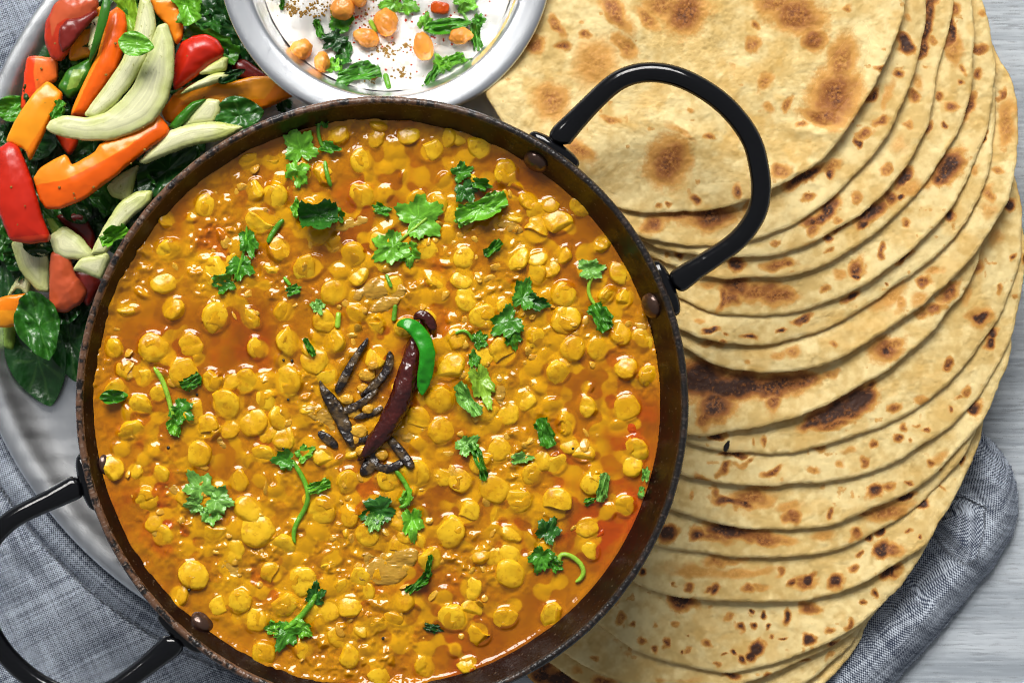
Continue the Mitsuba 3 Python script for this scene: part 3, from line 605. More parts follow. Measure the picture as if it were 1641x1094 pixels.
def ellip(c, R, a, b, d):
    """Window of the grid, top surface and water-line distance of an ellipsoid."""
    r = max(a, b, d) + 0.006
    i0, i1 = np.searchsorted(gx, [c[0] - r, c[0] + r])
    j0, j1 = np.searchsorted(gy, [c[1] - r, c[1] + r])
    sl = np.s_[i0:i1, j0:j1]
    X, Y = GX[sl] - c[0], GY[sl] - c[1]
    A = R @ np.diag([1 / a ** 2, 1 / b ** 2, 1 / d ** 2]) @ R.T
    B = 2 * (A[0, 2] * X + A[1, 2] * Y)
    C = A[0, 0] * X * X + 2 * A[0, 1] * X * Y + A[1, 1] * Y * Y - 1
    D = B * B - 4 * A[2, 2] * C
    top = np.where(D > 0, (-B + np.sqrt(np.maximum(D, 0))) / (2 * A[2, 2]), -1)
    w = ZL + 0.0002 - c[2]
    q = C + 1 + B * w + A[2, 2] * w * w
    dist = (np.sqrt(np.maximum(q, 0)) - 1) * (a + b) / 2
    return sl, np.where(D > 0, c[2] + top, -1), dist


LENT = [(275,493,46),(345,509,50),(246,557,48),(205,591,30),(295,600,48),(360,648,50),(407,676,48),(452,670,44),(453,702,44),(399,512,42),(417,559,42),(465,547,48),(459,612,54),(211,696,46),(319,726,40),(307,553,38),(257,761,28),
 (333,685,38),(313,661,34),(190,629,46),(395,612,44),(427,641,34),(440,315,42),(416,356,48),(580,315,38),(583,259,44),(608,194,40),(712,220,40),(735,214,34),(770,235,46),(496,430,50),(565,409,38),(537,468,46),(605,384,36),(701,446,40),(742,443,42),
 (450,398,40),(689,241,38),(574,440,30),(683,402,34),(748,477,42),(406,303,36),(459,500,42),(861,367,42),(825,413,48),(894,354,44),(897,407,36),(860,413,30),(858,440,36),(963,387,36),(999,436,42),(904,472,36),(976,476,34),(1006,478,34),(910,509,42),(812,278,40),(744,412,40),
 (859,549,46),(905,513,42),(918,559,36),(1030,542,38),(996,533,34),(1003,589,32),(809,562,48),(895,597,34),(911,677,40),(1020,720,40),(1013,745,34),(793,783,50),(831,799,42),(892,806,48),(895,748,42),(865,738,34),(951,773,34),(1040,602,30),(1003,812,34),(852,760,32),(750,822,38),
 (532,550,48),(504,577,42),(454,702,40),(721,587,50),(709,690,46),(669,674,44),(706,640,42),(666,759,44),(622,766,40),(737,767,42),(774,507,40),(730,540,40),(603,573,30),(400,813,52),(413,849,58),(344,855,46),(453,877,44),(515,819,46),(560,826,32),(532,901,50),(486,931,44),(311,921,48),
 (285,954,40),(410,990,42),(384,962,36),(436,916,28),(561,967,40),(456,967,36),(588,857,36),(542,1020,32),(423,1046,34),(683,1068,40),(607,1076,36),(578,925,30),(259,859,36),(720,851,52),(818,918,50),(752,940,44),(725,990,48),(768,1013,38),(810,990,34),(885,985,38),(770,885,36),(690,895,38),(645,962,34),
 (600,1000,34),(820,850,34),(935,722,34),(270,405,46),(262,452,40),(330,330,36),(345,436,54),(205,490,42),(268,348,36),(400,262,36),(478,278,36),(500,560,34),(520,515,34),(640,620,30),(760,600,36),(840,640,32),(960,560,34),(940,650,32),(560,1050,34),(490,1040,34),(750,1060,34),(870,1035,32),
 (180,750,34),(235,800,36),(225,650,36),(180,560,32),(300,800,32),(600,520,34),(570,505,30),(650,525,30),(550,680,28),(700,330,34),(655,215,34),(540,215,34),(520,280,30),(850,320,34),(790,320,30),(930,330,30),(780,660,34),(800,720,36),(770,740,32),(560,770,34),(520,730,36),(490,650,30),(420,730,36),(380,770,34),(340,610,30)]
rg = np.random.default_rng(7)
cand = [(a, b, 0.62 * s + 15, 1) for a, b, s in LENT]
for _ in range(9000):
    if len(cand) >= 520:
        break
    th, rr = rg.uniform(0, 2 * np.pi), 440 * math.sqrt(rg.uniform())
    a, b, s = 604 + rr * math.cos(th), 639 + rr * math.sin(th), rg.uniform(30, 46)
    if math.hypot(a - 604, b - 639) < 435 - s / 2 and meshkit.noise(np.array([a / 70, b / 70, 0.5]), 3) > 0.38 and all(math.hypot(a - c[0], b - c[1]) > 0.31 * (s + c[2]) for c in cand):
        cand.append((a, b, s, 0))
PLACED = []
FOOT = []
for n_, (a, b, s, hand) in enumerate(cand):
    ra = s / 2 * SR * (HC - ZL) / (HC - ZR) * (1.16 if hand else 1.12)
    rb = ra * rg.uniform(0.86, 1.0)
    rd = ra * rg.uniform(0.34, 0.46)
    tx, ty = rg.normal(0, 0.27, 2)
    if not hand and rg.uniform() < 0.3:
        tx += rg.choice([-1, 1]) * 0.7
    R = rot(tx, ty, rg.uniform(0, 6.28))
    c = P(a, b, ZL)
    show = rg.uniform(0.0002, 0.0011) if hand else rg.uniform(-0.0016, 0.0002)
    if hand and s >= 44:
        show += 0.0005
    hz = math.sqrt((R[2, 0] * ra) ** 2 + (R[2, 1] * rb) ** 2 + (R[2, 2] * rd) ** 2)
    c[2] = ZL + show - hz + 0.0012
    sl, top, dist = ellip(c, R, ra, rb, rd)
    LT[sl] = np.maximum(LT[sl], top)
    over = show + 0.0012
    if over > 0.0004:
        H[sl] = np.maximum(H[sl], ZL + 0.0010 * np.exp(-np.clip(dist, 0, 1) / 0.00095) * min(1, over / 0.0015) - 0.0003)
    if hand and rg.uniform() < 0.6:                                   # gravy that clings to part of the lentil
        X_, Y_ = GX[sl], GY[sl]
        nz = meshkit.fbm(np.stack([X_, Y_, 0 * X_ + n_], -1) * 330, 3, 3)
        side = ((X_ - c[0]) * math.cos(n_) + (Y_ - c[1]) * math.sin(n_)) / ra
        H[sl] = np.where((top > 0) & (nz + 0.22 * side > 0.56), np.maximum(H[sl], top + 0.00014), H[sl])
    coated = (not hand) and rg.uniform() < 0.4
    if coated or over < 0.0010:
        m = (top > H[sl] - 0.0010) & (top > 0)
        H[sl] = np.where(m, np.maximum(H[sl], top + 0.00018), H[sl])
    else:
        PLACED.append((c, R, ra, rb, rd, a, b, n_))
H = np.minimum(H, ZL + 0.0042)
H = gaussian_filter(H, 1.0)
depth = H - LT
warm = meshkit.fbm(gp * 45, 4, 71)
fine = meshkit.fbm(gp * 330, 3, 81)
oil = 0.6 * np.clip((meshkit.fbm(gp * 60 + 11, 4, 91) - 0.60) / 0.14, 0, 1)
for (a, b, r, k) in [(1010,690,55,1),(975,850,60,1),(995,790,40,.9),(960,600,30,.5),(230,560,45,.6),(235,810,55,.7),(250,830,35,.5),(640,240,40,.55),(700,400,30,.4),(430,400,40,.4),(980,560,30,.5),(640,1075,50,.6),(560,320,40,.4),(900,840,40,.8),(300,350,40,.4),(470,440,40,.5),(870,450,24,.8),(205,680,40,.35),(390,420,30,.4)]:
    c = P(a, b, ZL)
    oil += k * np.exp(-((GX - c[0]) ** 2 + (GY - c[1]) ** 2) / (r * SR) ** 2) * np.clip(3.2 * (meshkit.fbm(gp * 170 + a, 4, 5) - 0.36), 0, 1)
oil = np.clip(oil, 0, 1)


def lerp(a, b, t):
    return np.asarray(a) * (1 - t[..., None]) + np.asarray(b) * t[..., None]


col = lerp((0.330, 0.085, 0.0012), (0.48, 0.165, 0.0015), np.clip((warm - 0.3) / 0.4, 0, 1))
col = lerp(col, (0.57, 0.230, 0.002), np.clip((1 - calm) * 1.3 - 0.1, 0, 1) * 0.70)
col = lerp(col, (0.64, 0.290, 0.003), np.clip((1 - calm) * np.clip((grit - 0.47) / 0.2, 0, 1), 0, 1) * 0.45)
col = lerp(col, (0.62, 0.275, 0.003), np.clip((1 - calm) * np.clip((lump - 0.42) / 0.2, 0, 1), 0, 1) * 0.6)
col = lerp(col, (0.47, 0.052, 0.002), oil * 0.82)
col = lerp(col, (0.74, 0.370, 0.003), np.exp(-np.clip(gaussian_filter(depth, 1.5), 0, 1) / 0.0013) * 0.95)
col = lerp(col, (0.22, 0.055, 0.004), np.clip((meshkit.fbm(gp * 210 + 50, 3, 14) - 0.60) / 0.12, 0, 1) * 0.35)
col = col * (0.88 + 0.24 * fine[..., None]) * np.array([0.87, 0.86, 0.95])
keep = GR < WR + 0.0012
v = np.stack([GX, GY, H], -1).reshape(-1, 3)
f = grid_faces(len(gx), len(gy))
f = f[keep.ravel()[f].all(1)]
if np.cross(v[f[0, 1]] - v[f[0, 0]], v[f[0, 2]] - v[f[0, 0]])[2] < 0:
    f = f[:, ::-1]
use = np.unique(f)
m_ = np.full(len(v), -1)
m_[use] = np.arange(len(use))
obj('lentil_curry', (v[use], m_[f]), 'gravy', smooth=True, color=col.reshape(-1, 3)[use], label='thick glossy orange yellow curry gravy filling the iron pan', cat='curry')

# the lentils that stand out of the gravy
LV = []
for s in range(20):
    r_ = np.random.default_rng(100 + s)
    bv, bf = blob(1, 1, 1, s, 0.20, 1.25, 3, 2.3)
    bv = bv / np.abs(bv).max(0)
    if s % 3 == 0:                                                    # a cleft where the halves meet
        bv[:, 2] -= 0.22 * np.exp(-((bv[:, 0] - 0.2 * np.sin(2 * bv[:, 1])) / 0.10) ** 2) * (bv[:, 2] > 0)
    if s % 4 == 1:                                                    # a chipped edge
        d = bv @ np.array([math.cos(s), math.sin(s), 0.3])
        bv -= np.clip(d - 0.72, 0, 1)[:, None] * np.array([math.cos(s), math.sin(s), 0.3]) * 0.9
    bv[:, 2] -= 0.10 * np.exp(-((bv[:, 0] - 0.15) ** 2 + (bv[:, 1] + 0.1) ** 2) / 0.05) * (bv[:, 2] > 0)
    bv[:, 2] = np.sign(bv[:, 2]) * np.abs(bv[:, 2]) ** 0.66
    if s % 7 == 3:                                                    # a split half
        bv[:, 0] = np.minimum(bv[:, 0], 0.28 + 0.10 * np.sin(3 * bv[:, 1]))
    LV.append(mikit.ply((bv, bf), 'lentil_skin', True))
MARKS = [(482,255,'bright upper left leaf'),(520,225,'leaf at the upper rim'),(510,342,'curled upper leaf'),(650,370,'large bright leaf'),(745,300,'dark folded leaf'),(770,335,'long leaf strip'),(790,398,'dark leaf shred'),(386,420,'hook shaped leaf'),
         (508,489,'small matte leaf'),(945,432,'pale right edge leaf'),(838,500,'big dark leaf'),(770,608,'half sunken leaf'),(290,650,'bent stem sprig'),(185,635,'leaf at the left edge'),(332,800,'large matte leaf'),(475,745,'dangling stem sprig'),
         (610,815,'dark lower middle leaf'),(660,830,'bright lower middle sprig'),(755,725,'curled pale leaf'),(831,734,'small ruffled leaf'),(873,693,'upright leaf strip'),(873,872,'dark lower right leaf'),(475,990,'bottom left sprig'),(680,925,'bottom middle leaf shred'),(690,1005,'tiny bottom leaf bit'),
         (962,785,'right wall leaf bits'),(1034,765,'right wall leaf'),(640,640,'dried red chilli'),(675,570,'green chilli slice'),(545,670,'ragged dark husk'),(620,908,'big lower onion piece'),(605,475,'big upper onion piece'),(857,262,'upper right rivet'),(1043,490,'lower right rivet'),(165,745,'upper left rivet'),(318,1000,'lower left rivet'),(455,577,'left mustard seeds')]
DIRS = ['right', 'upper right', 'top', 'upper left', 'left', 'lower left', 'bottom', 'lower right']
WORDS = ['nearest', 'second nearest', 'third nearest', 'fourth nearest', 'fifth nearest', 'sixth nearest', 'seventh nearest', 'eighth nearest', 'ninth nearest']
where = {}
for j, L in enumerate(PLACED[:300]):
    d, (ma, mb, mn) = min((math.hypot(L[5] - m[0], L[6] - m[1]), m) for m in MARKS)
    k = DIRS[int(round(math.degrees(math.atan2(mb - L[6], L[5] - ma)) / 45)) % 8]
    where.setdefault((mn, k), []).append((d, j))
LLAB = {j: f'{WORDS[n]} yellow lentil to the {k} of the {mn}' for (mn, k), q in where.items() for n, (d, j) in enumerate(sorted(q))}
for j, (c, R, ra, rb, rd, a, b, n_) in enumerate(PLACED[:300]):
    M = np.eye(4)
    M[:3, :3] = R @ np.diag([ra, rb, rd])
    M[:3, 3] = c
    obj('lentil', LV[n_ % len(LV)], None, to_world=M.tolist(), label=LLAB[j], cat='lentil', group='yellow lentils standing in the curry')
TOP = np.maximum(H, LT)
TOPS = gaussian_filter(TOP, 3.0)
TOPM = np.maximum(gaussian_filter(TOP, 1.2), TOPS)


def curry_z(x, y, soft=True):
    x, y = np.asarray(x, float), np.asarray(y, float)
    return map_coordinates(TOPM if soft else TOP, [(x.ravel() - gx[0]) / G0, (y.ravel() - gy[0]) / G0], order=1, mode='nearest').reshape(x.shape)


# mash, crumbs, seeds
rg = np.random.default_rng(17)
parts = []
for k in range(240):
    th, rr = rg.uniform(0, 6.283), 0.0915 * math.sqrt(rg.uniform())
    x, y = PAN[0] - 0.0008 + rr * math.cos(th), PAN[1] + 0.0016 + rr * math.sin(th)
    i, j = int((x - gx[0]) / G0), int((y - gy[0]) / G0)
    if calm[i, j] > 0.75 and rg.uniform() < 0.75:
        continue
    s = rg.uniform(0.0005, 0.0017)
    v, f = blob(s * rg.uniform(0.8, 2.0), s, s * 0.5, k, 0.5, 1.2, 2)
    parts.append(trimesh.Trimesh(place(v, rot(*rg.normal(0, 0.4, 2), rg.uniform(0, 6.28)), [x, y, H[i, j] - 0.0003]), f, process=False))
obj('lentil_crumb', trimesh.util.concatenate(parts), 'mash', smooth=True, label='small wet crumbs of mashed lentil strewn over the curry', cat='mashed lentil', kind='stuff')


# ------------------------------------------------------------------ leaves
def leaf_mesh(ctr, w, l, ang, tone, zfun, kind='coriander', seed=0, lift=0.0002, curl=0.07, ripple=0.0021, nr=8, nt=96, thick=0.00016, tilt=0.0, z=ZL):
    """A leaf lying on zfun: its tip points towards ang degrees (counter-clockwise from the right of the picture); sizes in photo pixels."""
    r_ = np.random.default_rng(seed)
    t = np.linspace(0, 2 * np.pi, nt, endpoint=False)
    if kind == 'coriander':
        r = np.full(nt, 0.60)
        for a0, k in ((0, 1.0), (1.0, 0.92), (-1.0, 0.92), (1.95, 0.8), (-1.95, 0.8)):
            a0 = a0 + r_.normal(0, 0.12)
            d = (t - a0 + np.pi) % (2 * np.pi) - np.pi
            r = np.maximum(r, k * r_.uniform(0.8, 1.05) * (0.50 + 0.50 * np.exp(-(d / 0.46) ** 2)))
        r *= 1 - 0.12 * np.abs(np.sin(t * 11.5 + r_.uniform(0, 6) + 0.8 * np.sin(3 * t))) ** 1.5
        r *= 1 - 0.55 * np.exp(-(((t - np.pi)) / 0.35) ** 2)
        X, Y = r * np.cos(t), r * np.sin(t)
    elif kind == 'lens':
        X, Y = np.cos(t), np.sin(t) * np.abs(np.sin(t)) ** 0.45
        Y = Y * (1 - 0.25 * X)
    else:                                                              # torn or chopped strip
        X, Y = np.sign(np.cos(t)) * np.abs(np.cos(t)) ** 0.5, np.sign(np.sin(t)) * np.abs(np.sin(t)) ** 0.6
        k = 1 + 0.22 * np.sin(t * 7 + r_.uniform(0, 6)) * (r_.uniform(0.5, 1)) + 0.10 * np.sin(t * 19 + r_.uniform(0, 6))
        X, Y = X * (0.9 + 0.1 * k), Y * k
        Y = Y + 0.25 * r_.normal() * (X ** 2 - 0.4)
    s = np.linspace(0, 1, nr) ** 0.9
    lx, ly = (s[:, None] * X).ravel(), (s[:, None] * Y).ravel()
    c = P(*ctr, z)
    k = SR * (HC - z) / (HC - ZR) * (1.24 if kind == 'coriander' else 1.04)
    px, py = lx * l / 2 * k, ly * w / 2 * k
    a = math.radians(ang)
    wx, wy = c[0] + px * math.cos(a) - py * math.sin(a), c[1] + px * math.sin(a) + py * math.cos(a)
    W = max(w, l) * k
    q = np.stack([lx * 2.2, ly * 2.2, 0 * lx + seed * 1.7], -1)
    rip = (meshkit.fbm(q, 3, seed) - 0.35) * ripple * 2.2 + ripple * 0.35 * np.sin(ly * 11 + seed) * np.abs(ly)
    fold = curl * (np.abs(ly) ** 1.6 + 0.5 * (lx - 0.2) ** 2) * W
    wz = zfun(wx, wy) + lift + np.maximum(rip, -0.0003) + fold + tilt * px
    v = np.stack([wx, wy, wz], -1)
    n = len(v)
    f = grid_faces(nr, nt, True)
    e = np.arange(nt) + (nr - 1) * nt
    e2 = np.roll(e, -1)
    V = np.vstack([v, v - [0, 0, thick]])
    F = np.vstack([f, f[:, ::-1] + n, np.c_[e, e2, e2 + n], np.c_[e, e2 + n, e + n]])
    uv = np.stack([4 * tone + 2 + lx * 0.98, ly], -1)
    return V, F, np.vstack([uv, uv])


def tube_on(pts, wpx, tone, zfun, lift=0.0006, n=24, z=ZL):
    k = SR * (HC - z) / (HC - ZR)
    p = spline(np.array([P(a, b, z)[:2] for a, b in pts]), n)
    p = np.c_[p, zfun(p[:, 0], p[:, 1]) + lift]
    p[:, 2] = gaussian_filter1d(p[:, 2], 1.5, mode='nearest')
    v, f, uv = sweep(p, wpx * k, wpx * k, n=n, m=10, ends=(8, 8), square=2, rough=0.02)
    return v, f, np.stack([4 * tone + 2 + 0.5 + 0 * uv[:, 0], 0.4 + 0 * uv[:, 1]], -1)


_seed = [200]


def sprig(label, leaves, stems=(), zfun=curry_z, z=ZL, name='coriander_leaf', group=None, cat='coriander'):
    """A thing of its own: one leaf blade alone, or blades and stems as parts."""
    single = len(leaves) + len(stems) == 1
    k = None if single else thing(name, label, cat, group)
    for L in leaves:
        _seed[0] += 1
        kw = dict(L[6]) if len(L) > 6 else {}
        v, f, uv = leaf_mesh((L[0], L[1]), L[2], L[3], L[4], L[5], zfun, seed=_seed[0], z=z, **kw)
        if single:
            obj(name, (v, f), 'leaf', smooth=True, uv=uv, label=label, cat=cat, group=group)
        else:
            obj('leaf_blade', (v, f), 'leaf', k, smooth=True, uv=uv)
    for s in stems:
        v, f, uv = tube_on(s[0], s[1], s[2], zfun, z=z)
        if single:
            obj(name, (v, f), 'leaf', smooth=True, uv=uv, label=label, cat=cat, group=group)
        else:
            obj('stem', (v, f), 'leaf', k, smooth=True, uv=uv)


ST = dict(kind='strip')
LN = dict(kind='lens')
# (x, y, width, length, angle of the tip, tone)   tones: 0 bright 1 mid 2 matte pale 3 dark 4 deep 5 yellow green
sprig('bright light green coriander leaf at the upper left edge of the curry', [(482, 240, 62, 70, 100, 0), (478, 275, 44, 52, -100, 0, dict(curl=0.06))])
sprig('dark curled coriander sprig touching the upper rim of the pan', [(517, 196, 26, 34, 80, 1), (525, 236, 24, 42, -15, 1, dict(curl=0.2))], [([(513, 190), (511, 215), (520, 240)], 6, 0)])
sprig('thin upright coriander stem below the bright leaf at the upper left', [], [([(521, 258), (524, 275), (531, 300)], 7, 0)])
sprig('curled folded coriander leaf with a trailing stem below the upper left leaf', [(478, 338, 26, 44, 100, 0, dict(curl=0.25)), (512, 345, 40, 60, 5, 4, dict(curl=0.45, kind='strip')), (540, 342, 26, 34, -60, 1, dict(curl=0.3))], [([(455, 352), (440, 370), (430, 390)], 9, 1)])
sprig('large bright coriander leaf lying in the upper middle of the curry', [(668, 352, 84, 84, 30, 0, dict(curl=0.05)), (632, 395, 66, 74, 215, 0, dict(curl=0.05)), (655, 402, 40, 50, -80, 0), (615, 338, 22, 40, 160, 1)], [([(690, 345), (660, 370), (622, 402)], 5, 5)])
sprig('tiny green stem bit below the large bright coriander leaf', [], [([(619, 440), (628, 461)], 6, 0)])
sprig('dark folded coriander leaf at the upper right of the curry', [(738, 278, 34, 46, 25, 1), (745, 303, 46, 44, -60, 4, dict(curl=0.2)), (768, 295, 22, 44, -20, 1, dict(curl=0.3))])
sprig('long curved coriander strip just below the dark folded leaf at the upper right', [(772, 334, 32, 84, 22, 0, dict(kind='strip', curl=0.15)), (742, 350, 26, 30, -110, 0)])
sprig('dark shred of coriander above the right-hand pair of round lentils', [(790, 398, 15, 34, 40, 1, ST)])
sprig('hook shaped coriander leaf in the upper left of the curry', [(398, 385, 36, 56, -80, 1, dict(curl=0.15)), (386, 425, 46, 52, -90, 1), (362, 452, 36, 46, 195, 1)], [([(396, 362), (392, 400), (375, 450)], 5, 0)])
sprig('small coriander piece right of the hook shaped leaf', [(468, 466, 20, 34, 20, 1), ], [([(455, 444), (466, 458)], 6, 0)])
sprig('small matte coriander leaf in the middle left above the dark husks', [(508, 489, 25, 32, -60, 2)])
sprig('short green stem bit above the dark husks', [], [([(543, 500), (541, 526)], 9, 5)])
sprig('short bright stem bit left of the green chilli slice', [], [([(634, 488), (631, 515)], 8, 0)])
sprig('narrow dark shred of coriander on a lentil left of the husks', [(497, 556, 10, 32, -60, 1, ST)])
sprig('pale coriander leaf with a hanging stem at the right edge of the curry', [(943, 432, 40, 58, 10, 2), (962, 508, 28, 46, -60, 1, dict(kind='strip', curl=0.15))], [([(952, 440), (943, 462), (955, 490)], 6, 5)])
sprig('big dark glossy coriander leaf right of the dried chilli', [(838, 478, 46, 62, 70, 1, dict(curl=0.2)), (858, 485, 30, 50, -20, 4, dict(curl=0.2)), (815, 515, 56, 66, 215, 1, dict(curl=0.12)), (822, 538, 34, 40, -80, 1)])
sprig('small coriander leaf just left of the big dark leaf', [(766, 546, 30, 34, 30, 1)], [([(730, 535), (742, 530), (757, 545)], 5, 0)])
sprig('broad half sunken coriander leaf right of the dried chilli', [(770, 608, 44, 86, -70, 5, dict(lift=0.0001)), (760, 578, 24, 36, 90, 1)])
sprig('light narrow coriander strip beside the half sunken leaf', [(750, 640, 22, 60, -55, 2, dict(kind='strip', curl=0.2))])
sprig('coriander sprig with a bent stem in the left of the curry', [(290, 655, 48, 52, -40, 1, dict(curl=0.12)), (308, 612, 20, 34, 30, 1, ST), (283, 680, 22, 34, -110, 0, ST)], [([(247, 588), (262, 612), (274, 650), (280, 672)], 8, 5)])
sprig('small folded leaf on a lentil at the left edge of the curry', [(185, 635, 22, 44, 5, 1, dict(kind='lens', curl=0.2))])
sprig('large matte coriander leaf in the lower left of the curry', [(322, 782, 52, 60, 120, 2), (348, 800, 54, 60, -10, 2), (338, 822, 40, 44, -80, 2), (315, 808, 34, 40, 190, 2)])
sprig('coriander sprig with a long dangling stem below the husks on the left', [(460, 736, 40, 44, 190, 1, dict(curl=0.15)), (486, 728, 28, 40, 35, 0), (512, 778, 18, 36, 20, 0, ST)], [([(468, 735), (488, 770), (494, 800), (480, 830), (474, 870)], 8, 0), ([(492, 785), (510, 780)], 6, 0)])
sprig('dark coriander leaf with a bright sprig in the lower middle of the curry', [(612, 815, 56, 72, 200, 4), (600, 832, 34, 40, -110, 2), (660, 832, 40, 66, -85, 0), (650, 800, 24, 36, 60, 0)], [([(632, 750), (650, 775), (656, 800), (640, 812)], 8, 0)])
sprig('curled pale leaf with a dark stalk right of the dried chilli end', [(744, 714, 36, 48, 40, 2, dict(curl=0.15)), (768, 738, 14, 62, -70, 1, ST)])
sprig('small ruffled coriander leaf in the right middle of the curry', [(831, 734, 24, 44, 5, 2, dict(kind='coriander'))])
sprig('upright coriander strip in the right middle of the curry', [(873, 693, 24, 48, -70, 1, dict(kind='strip', curl=0.12))])
sprig('dark coriander leaf with a hooked stem in the lower right of the curry', [(876, 852, 44, 52, 60, 4, dict(curl=0.15)), (868, 890, 46, 56, -110, 1), (888, 902, 26, 34, -40, 1)], [([(898, 905), (900, 888), (914, 890), (922, 932)], 8, 5)])
sprig('coriander sprig near the bottom left of the curry', [(460, 1012, 46, 56, -120, 1), (482, 1003, 34, 40, -40, 0), (505, 955, 34, 46, 80, 4), (440, 1005, 26, 30, 170, 0)], [([(508, 950), (490, 978), (455, 1008)], 10, 0)])
sprig('curved coriander shred at the bottom middle of the curry', [(672, 932, 14, 50, 40, 1, dict(kind='strip')), (688, 905, 9, 36, 80, 1, ST)])
sprig('tiny dark coriander bit near the bottom of the curry', [(690, 1005, 18, 40, -15, 3)])
sprig('two small coriander bits at the right near the pan wall', [(966, 780, 17, 46, 80, 2, ST), (943, 803, 15, 28, 25, 1)])
sprig('small pale coriander leaf against the right pan wall', [(1034, 762, 16, 34, 80, 2), (1027, 788, 9, 18, 80, 2, ST)])
sprig('tiny leaf fleck below the dried chilli', [(605, 712, 8, 20, -80, 1, ST)])

# chillies and dark husks in the middle
def on_curry(pts, lift):
    c = np.array([P(a, b, ZL) for a, b in pts])
    c[:, 2] = curry_z(c[:, 0], c[:, 1]) + np.asarray(lift) / 1000
    return c


v, f, uv = sweep(on_curry([(676, 512), (667, 548), (655, 596), (641, 642), (618, 684), (594, 716), (574, 738)], [1.2, 2.6, 3.4, 3.4, 2.6, 1.8, 0.8]), np.array([24, 27, 33, 36, 34, 30, 18]) * SR, np.array([18, 24, 28, 30, 28, 22, 12]) * SR, n=70, m=28, ends=(5, 4), square=2, rough=0.10, seed=3)
ck = thing('dried_chilli', 'glossy dark red dried chilli lying across the middle of the curry', 'chilli')
obj('skin', (v, f), 'dry_chilli', ck)
v, f, uv = sweep(on_curry([(664, 512), (678, 505), (689, 514), (691, 534)], [1.6, 2.2, 2.0, 0.8]), 17 * SR, 11 * SR, n=24, m=16, ends=(3, 3), square=2.4, rough=0.14, seed=5)
obj('stalk_cap', (v, f), 'dry_chilli', ck)
v, f, uv = sweep(on_curry([(638, 522), (655, 520), (671, 532), (684, 556), (684, 590), (677, 632)], [2.0, 4.2, 5.4, 6.0, 5.2, 2.4]), np.array([16, 26, 28, 27, 26, 20]) * SR, np.array([5, 9, 10, 10, 9, 7]) * SR, n=60, m=20, ends=(6, 4), square=2.8, roll=[0.25, 0.5, 0.1], rough=0.10, seed=9)
obj('green_chilli_slice', (v, f), 'veg', uv=np.stack([14.2 + 0.6 * uv[:, 0], 0.25 + 0 * uv[:, 1]], -1), label='bright green hooked chilli slice draped over the dried chilli', cat='chilli')
for lab, pts, w, h, lf in [('thin dark husk slanting at the upper left of the dried chilli', [(590, 542), (566, 580), (540, 630)], [7, 14, 15], 9, [1.4, 2.6, 1.6]),
                       ('bent dark husk between the thin husk and the dried chilli', [(624, 563), (622, 590), (606, 612), (578, 634)], [12, 15, 14, 9], 9, [1.8, 2.6, 2.4, 1.2]),
                       ('ragged dark husk pointing to the left of the dried chilli', [(513, 610), (528, 638), (541, 658), (556, 690), (566, 718)], [6, 20, 26, 22, 14], 11, [1.8, 2.4, 2.4, 2.2, 1.0]),
                       ('narrow brown husk crossing between the ragged and the bent husk', [(545, 660), (580, 645), (606, 622)], [12, 14, 8], 8, [2.8, 3.0, 2.2]),
                       ('short dark husk sticking out below the dried chilli', [(622, 700), (644, 726), (662, 750)], [14, 17, 15], 11, [1.0, 2.2, 1.8]),
                       ('torn dark husk at the lower end of the dried chilli', [(600, 716), (594, 742), (578, 760)], [18, 26, 16], 10, [0.4, 1.2, 0.8]),
                       ('brown husk bent round the lower end of the dried chilli', [(596, 740), (622, 750), (648, 736)], [10, 16, 12], 8, [0.6, 1.2, 0.6]),
                       ('brown husk scrap under the olive onion piece', [(510, 692), (526, 704), (540, 716)], [10, 18, 12], 7, [0.3, 0.8, 0.3]),
                       ('thin dark husk under the middle of the dried chilli', [(562, 700), (590, 704), (612, 690)], [10, 16, 12], 8, [0.8, 1.6, 1.2]),
                       ('curled brown husk left of the middle of the dried chilli', [(566, 668), (590, 664), (614, 652)], [8, 13, 9], 7, [0.6, 1.6, 1.0])]:
    v, f, uv = sweep(on_curry(pts, np.array(lf) * 0.6 - 0.2), np.array(w) * SR, h * SR, n=60, m=18, ends=(8, 8), square=3.0, rough=0.16, roll=[0.5, -0.4, 0.6], seed=len(lab))
    obj('dark_husk', (v, f), 'husk_skin', label=lab, cat='husk')
for (a, b, s, sd, ml) in [(566, 660, 20, 1, 'upper clump of yellow mash beside the ragged dark husk'), (575, 690, 24, 2, 'large clump of yellow mash right of the ragged dark husk'), (588, 600, 22, 3, 'large clump of yellow mash between the thin and the bent husk'),
                        (583, 622, 17, 4, 'small clump of yellow mash under the bent husk'), (598, 585, 14, 5, 'small clump of yellow mash at the top of the bent husk'), (568, 704, 14, 6, 'tiny clump of mash at the lower tip of the ragged husk'), (556, 640, 18, 7, 'clump of mash on the upper half of the ragged husk'),
                        (590, 655, 16, 8, 'clump of mash beside the curled brown husk'), (584, 722, 20, 9, 'clump of mash at the lower end of the dried chilli'), (612, 728, 18, 10, 'clump of mash on the torn dark husk')]:
    v, f = blob(s * SR * 0.62, s * SR * 0.5, s * SR * 0.3, sd + 60, 0.3, 1.5, 3)
    c = P(a, b, ZL)
    c[2] = curry_z(c[0], c[1]) + 0.0010
    obj('mash_clump', (place(v, np.eye(3), c), f), 'mash', label=ml, cat='mashed lentil', group='mash clumps among the husks')
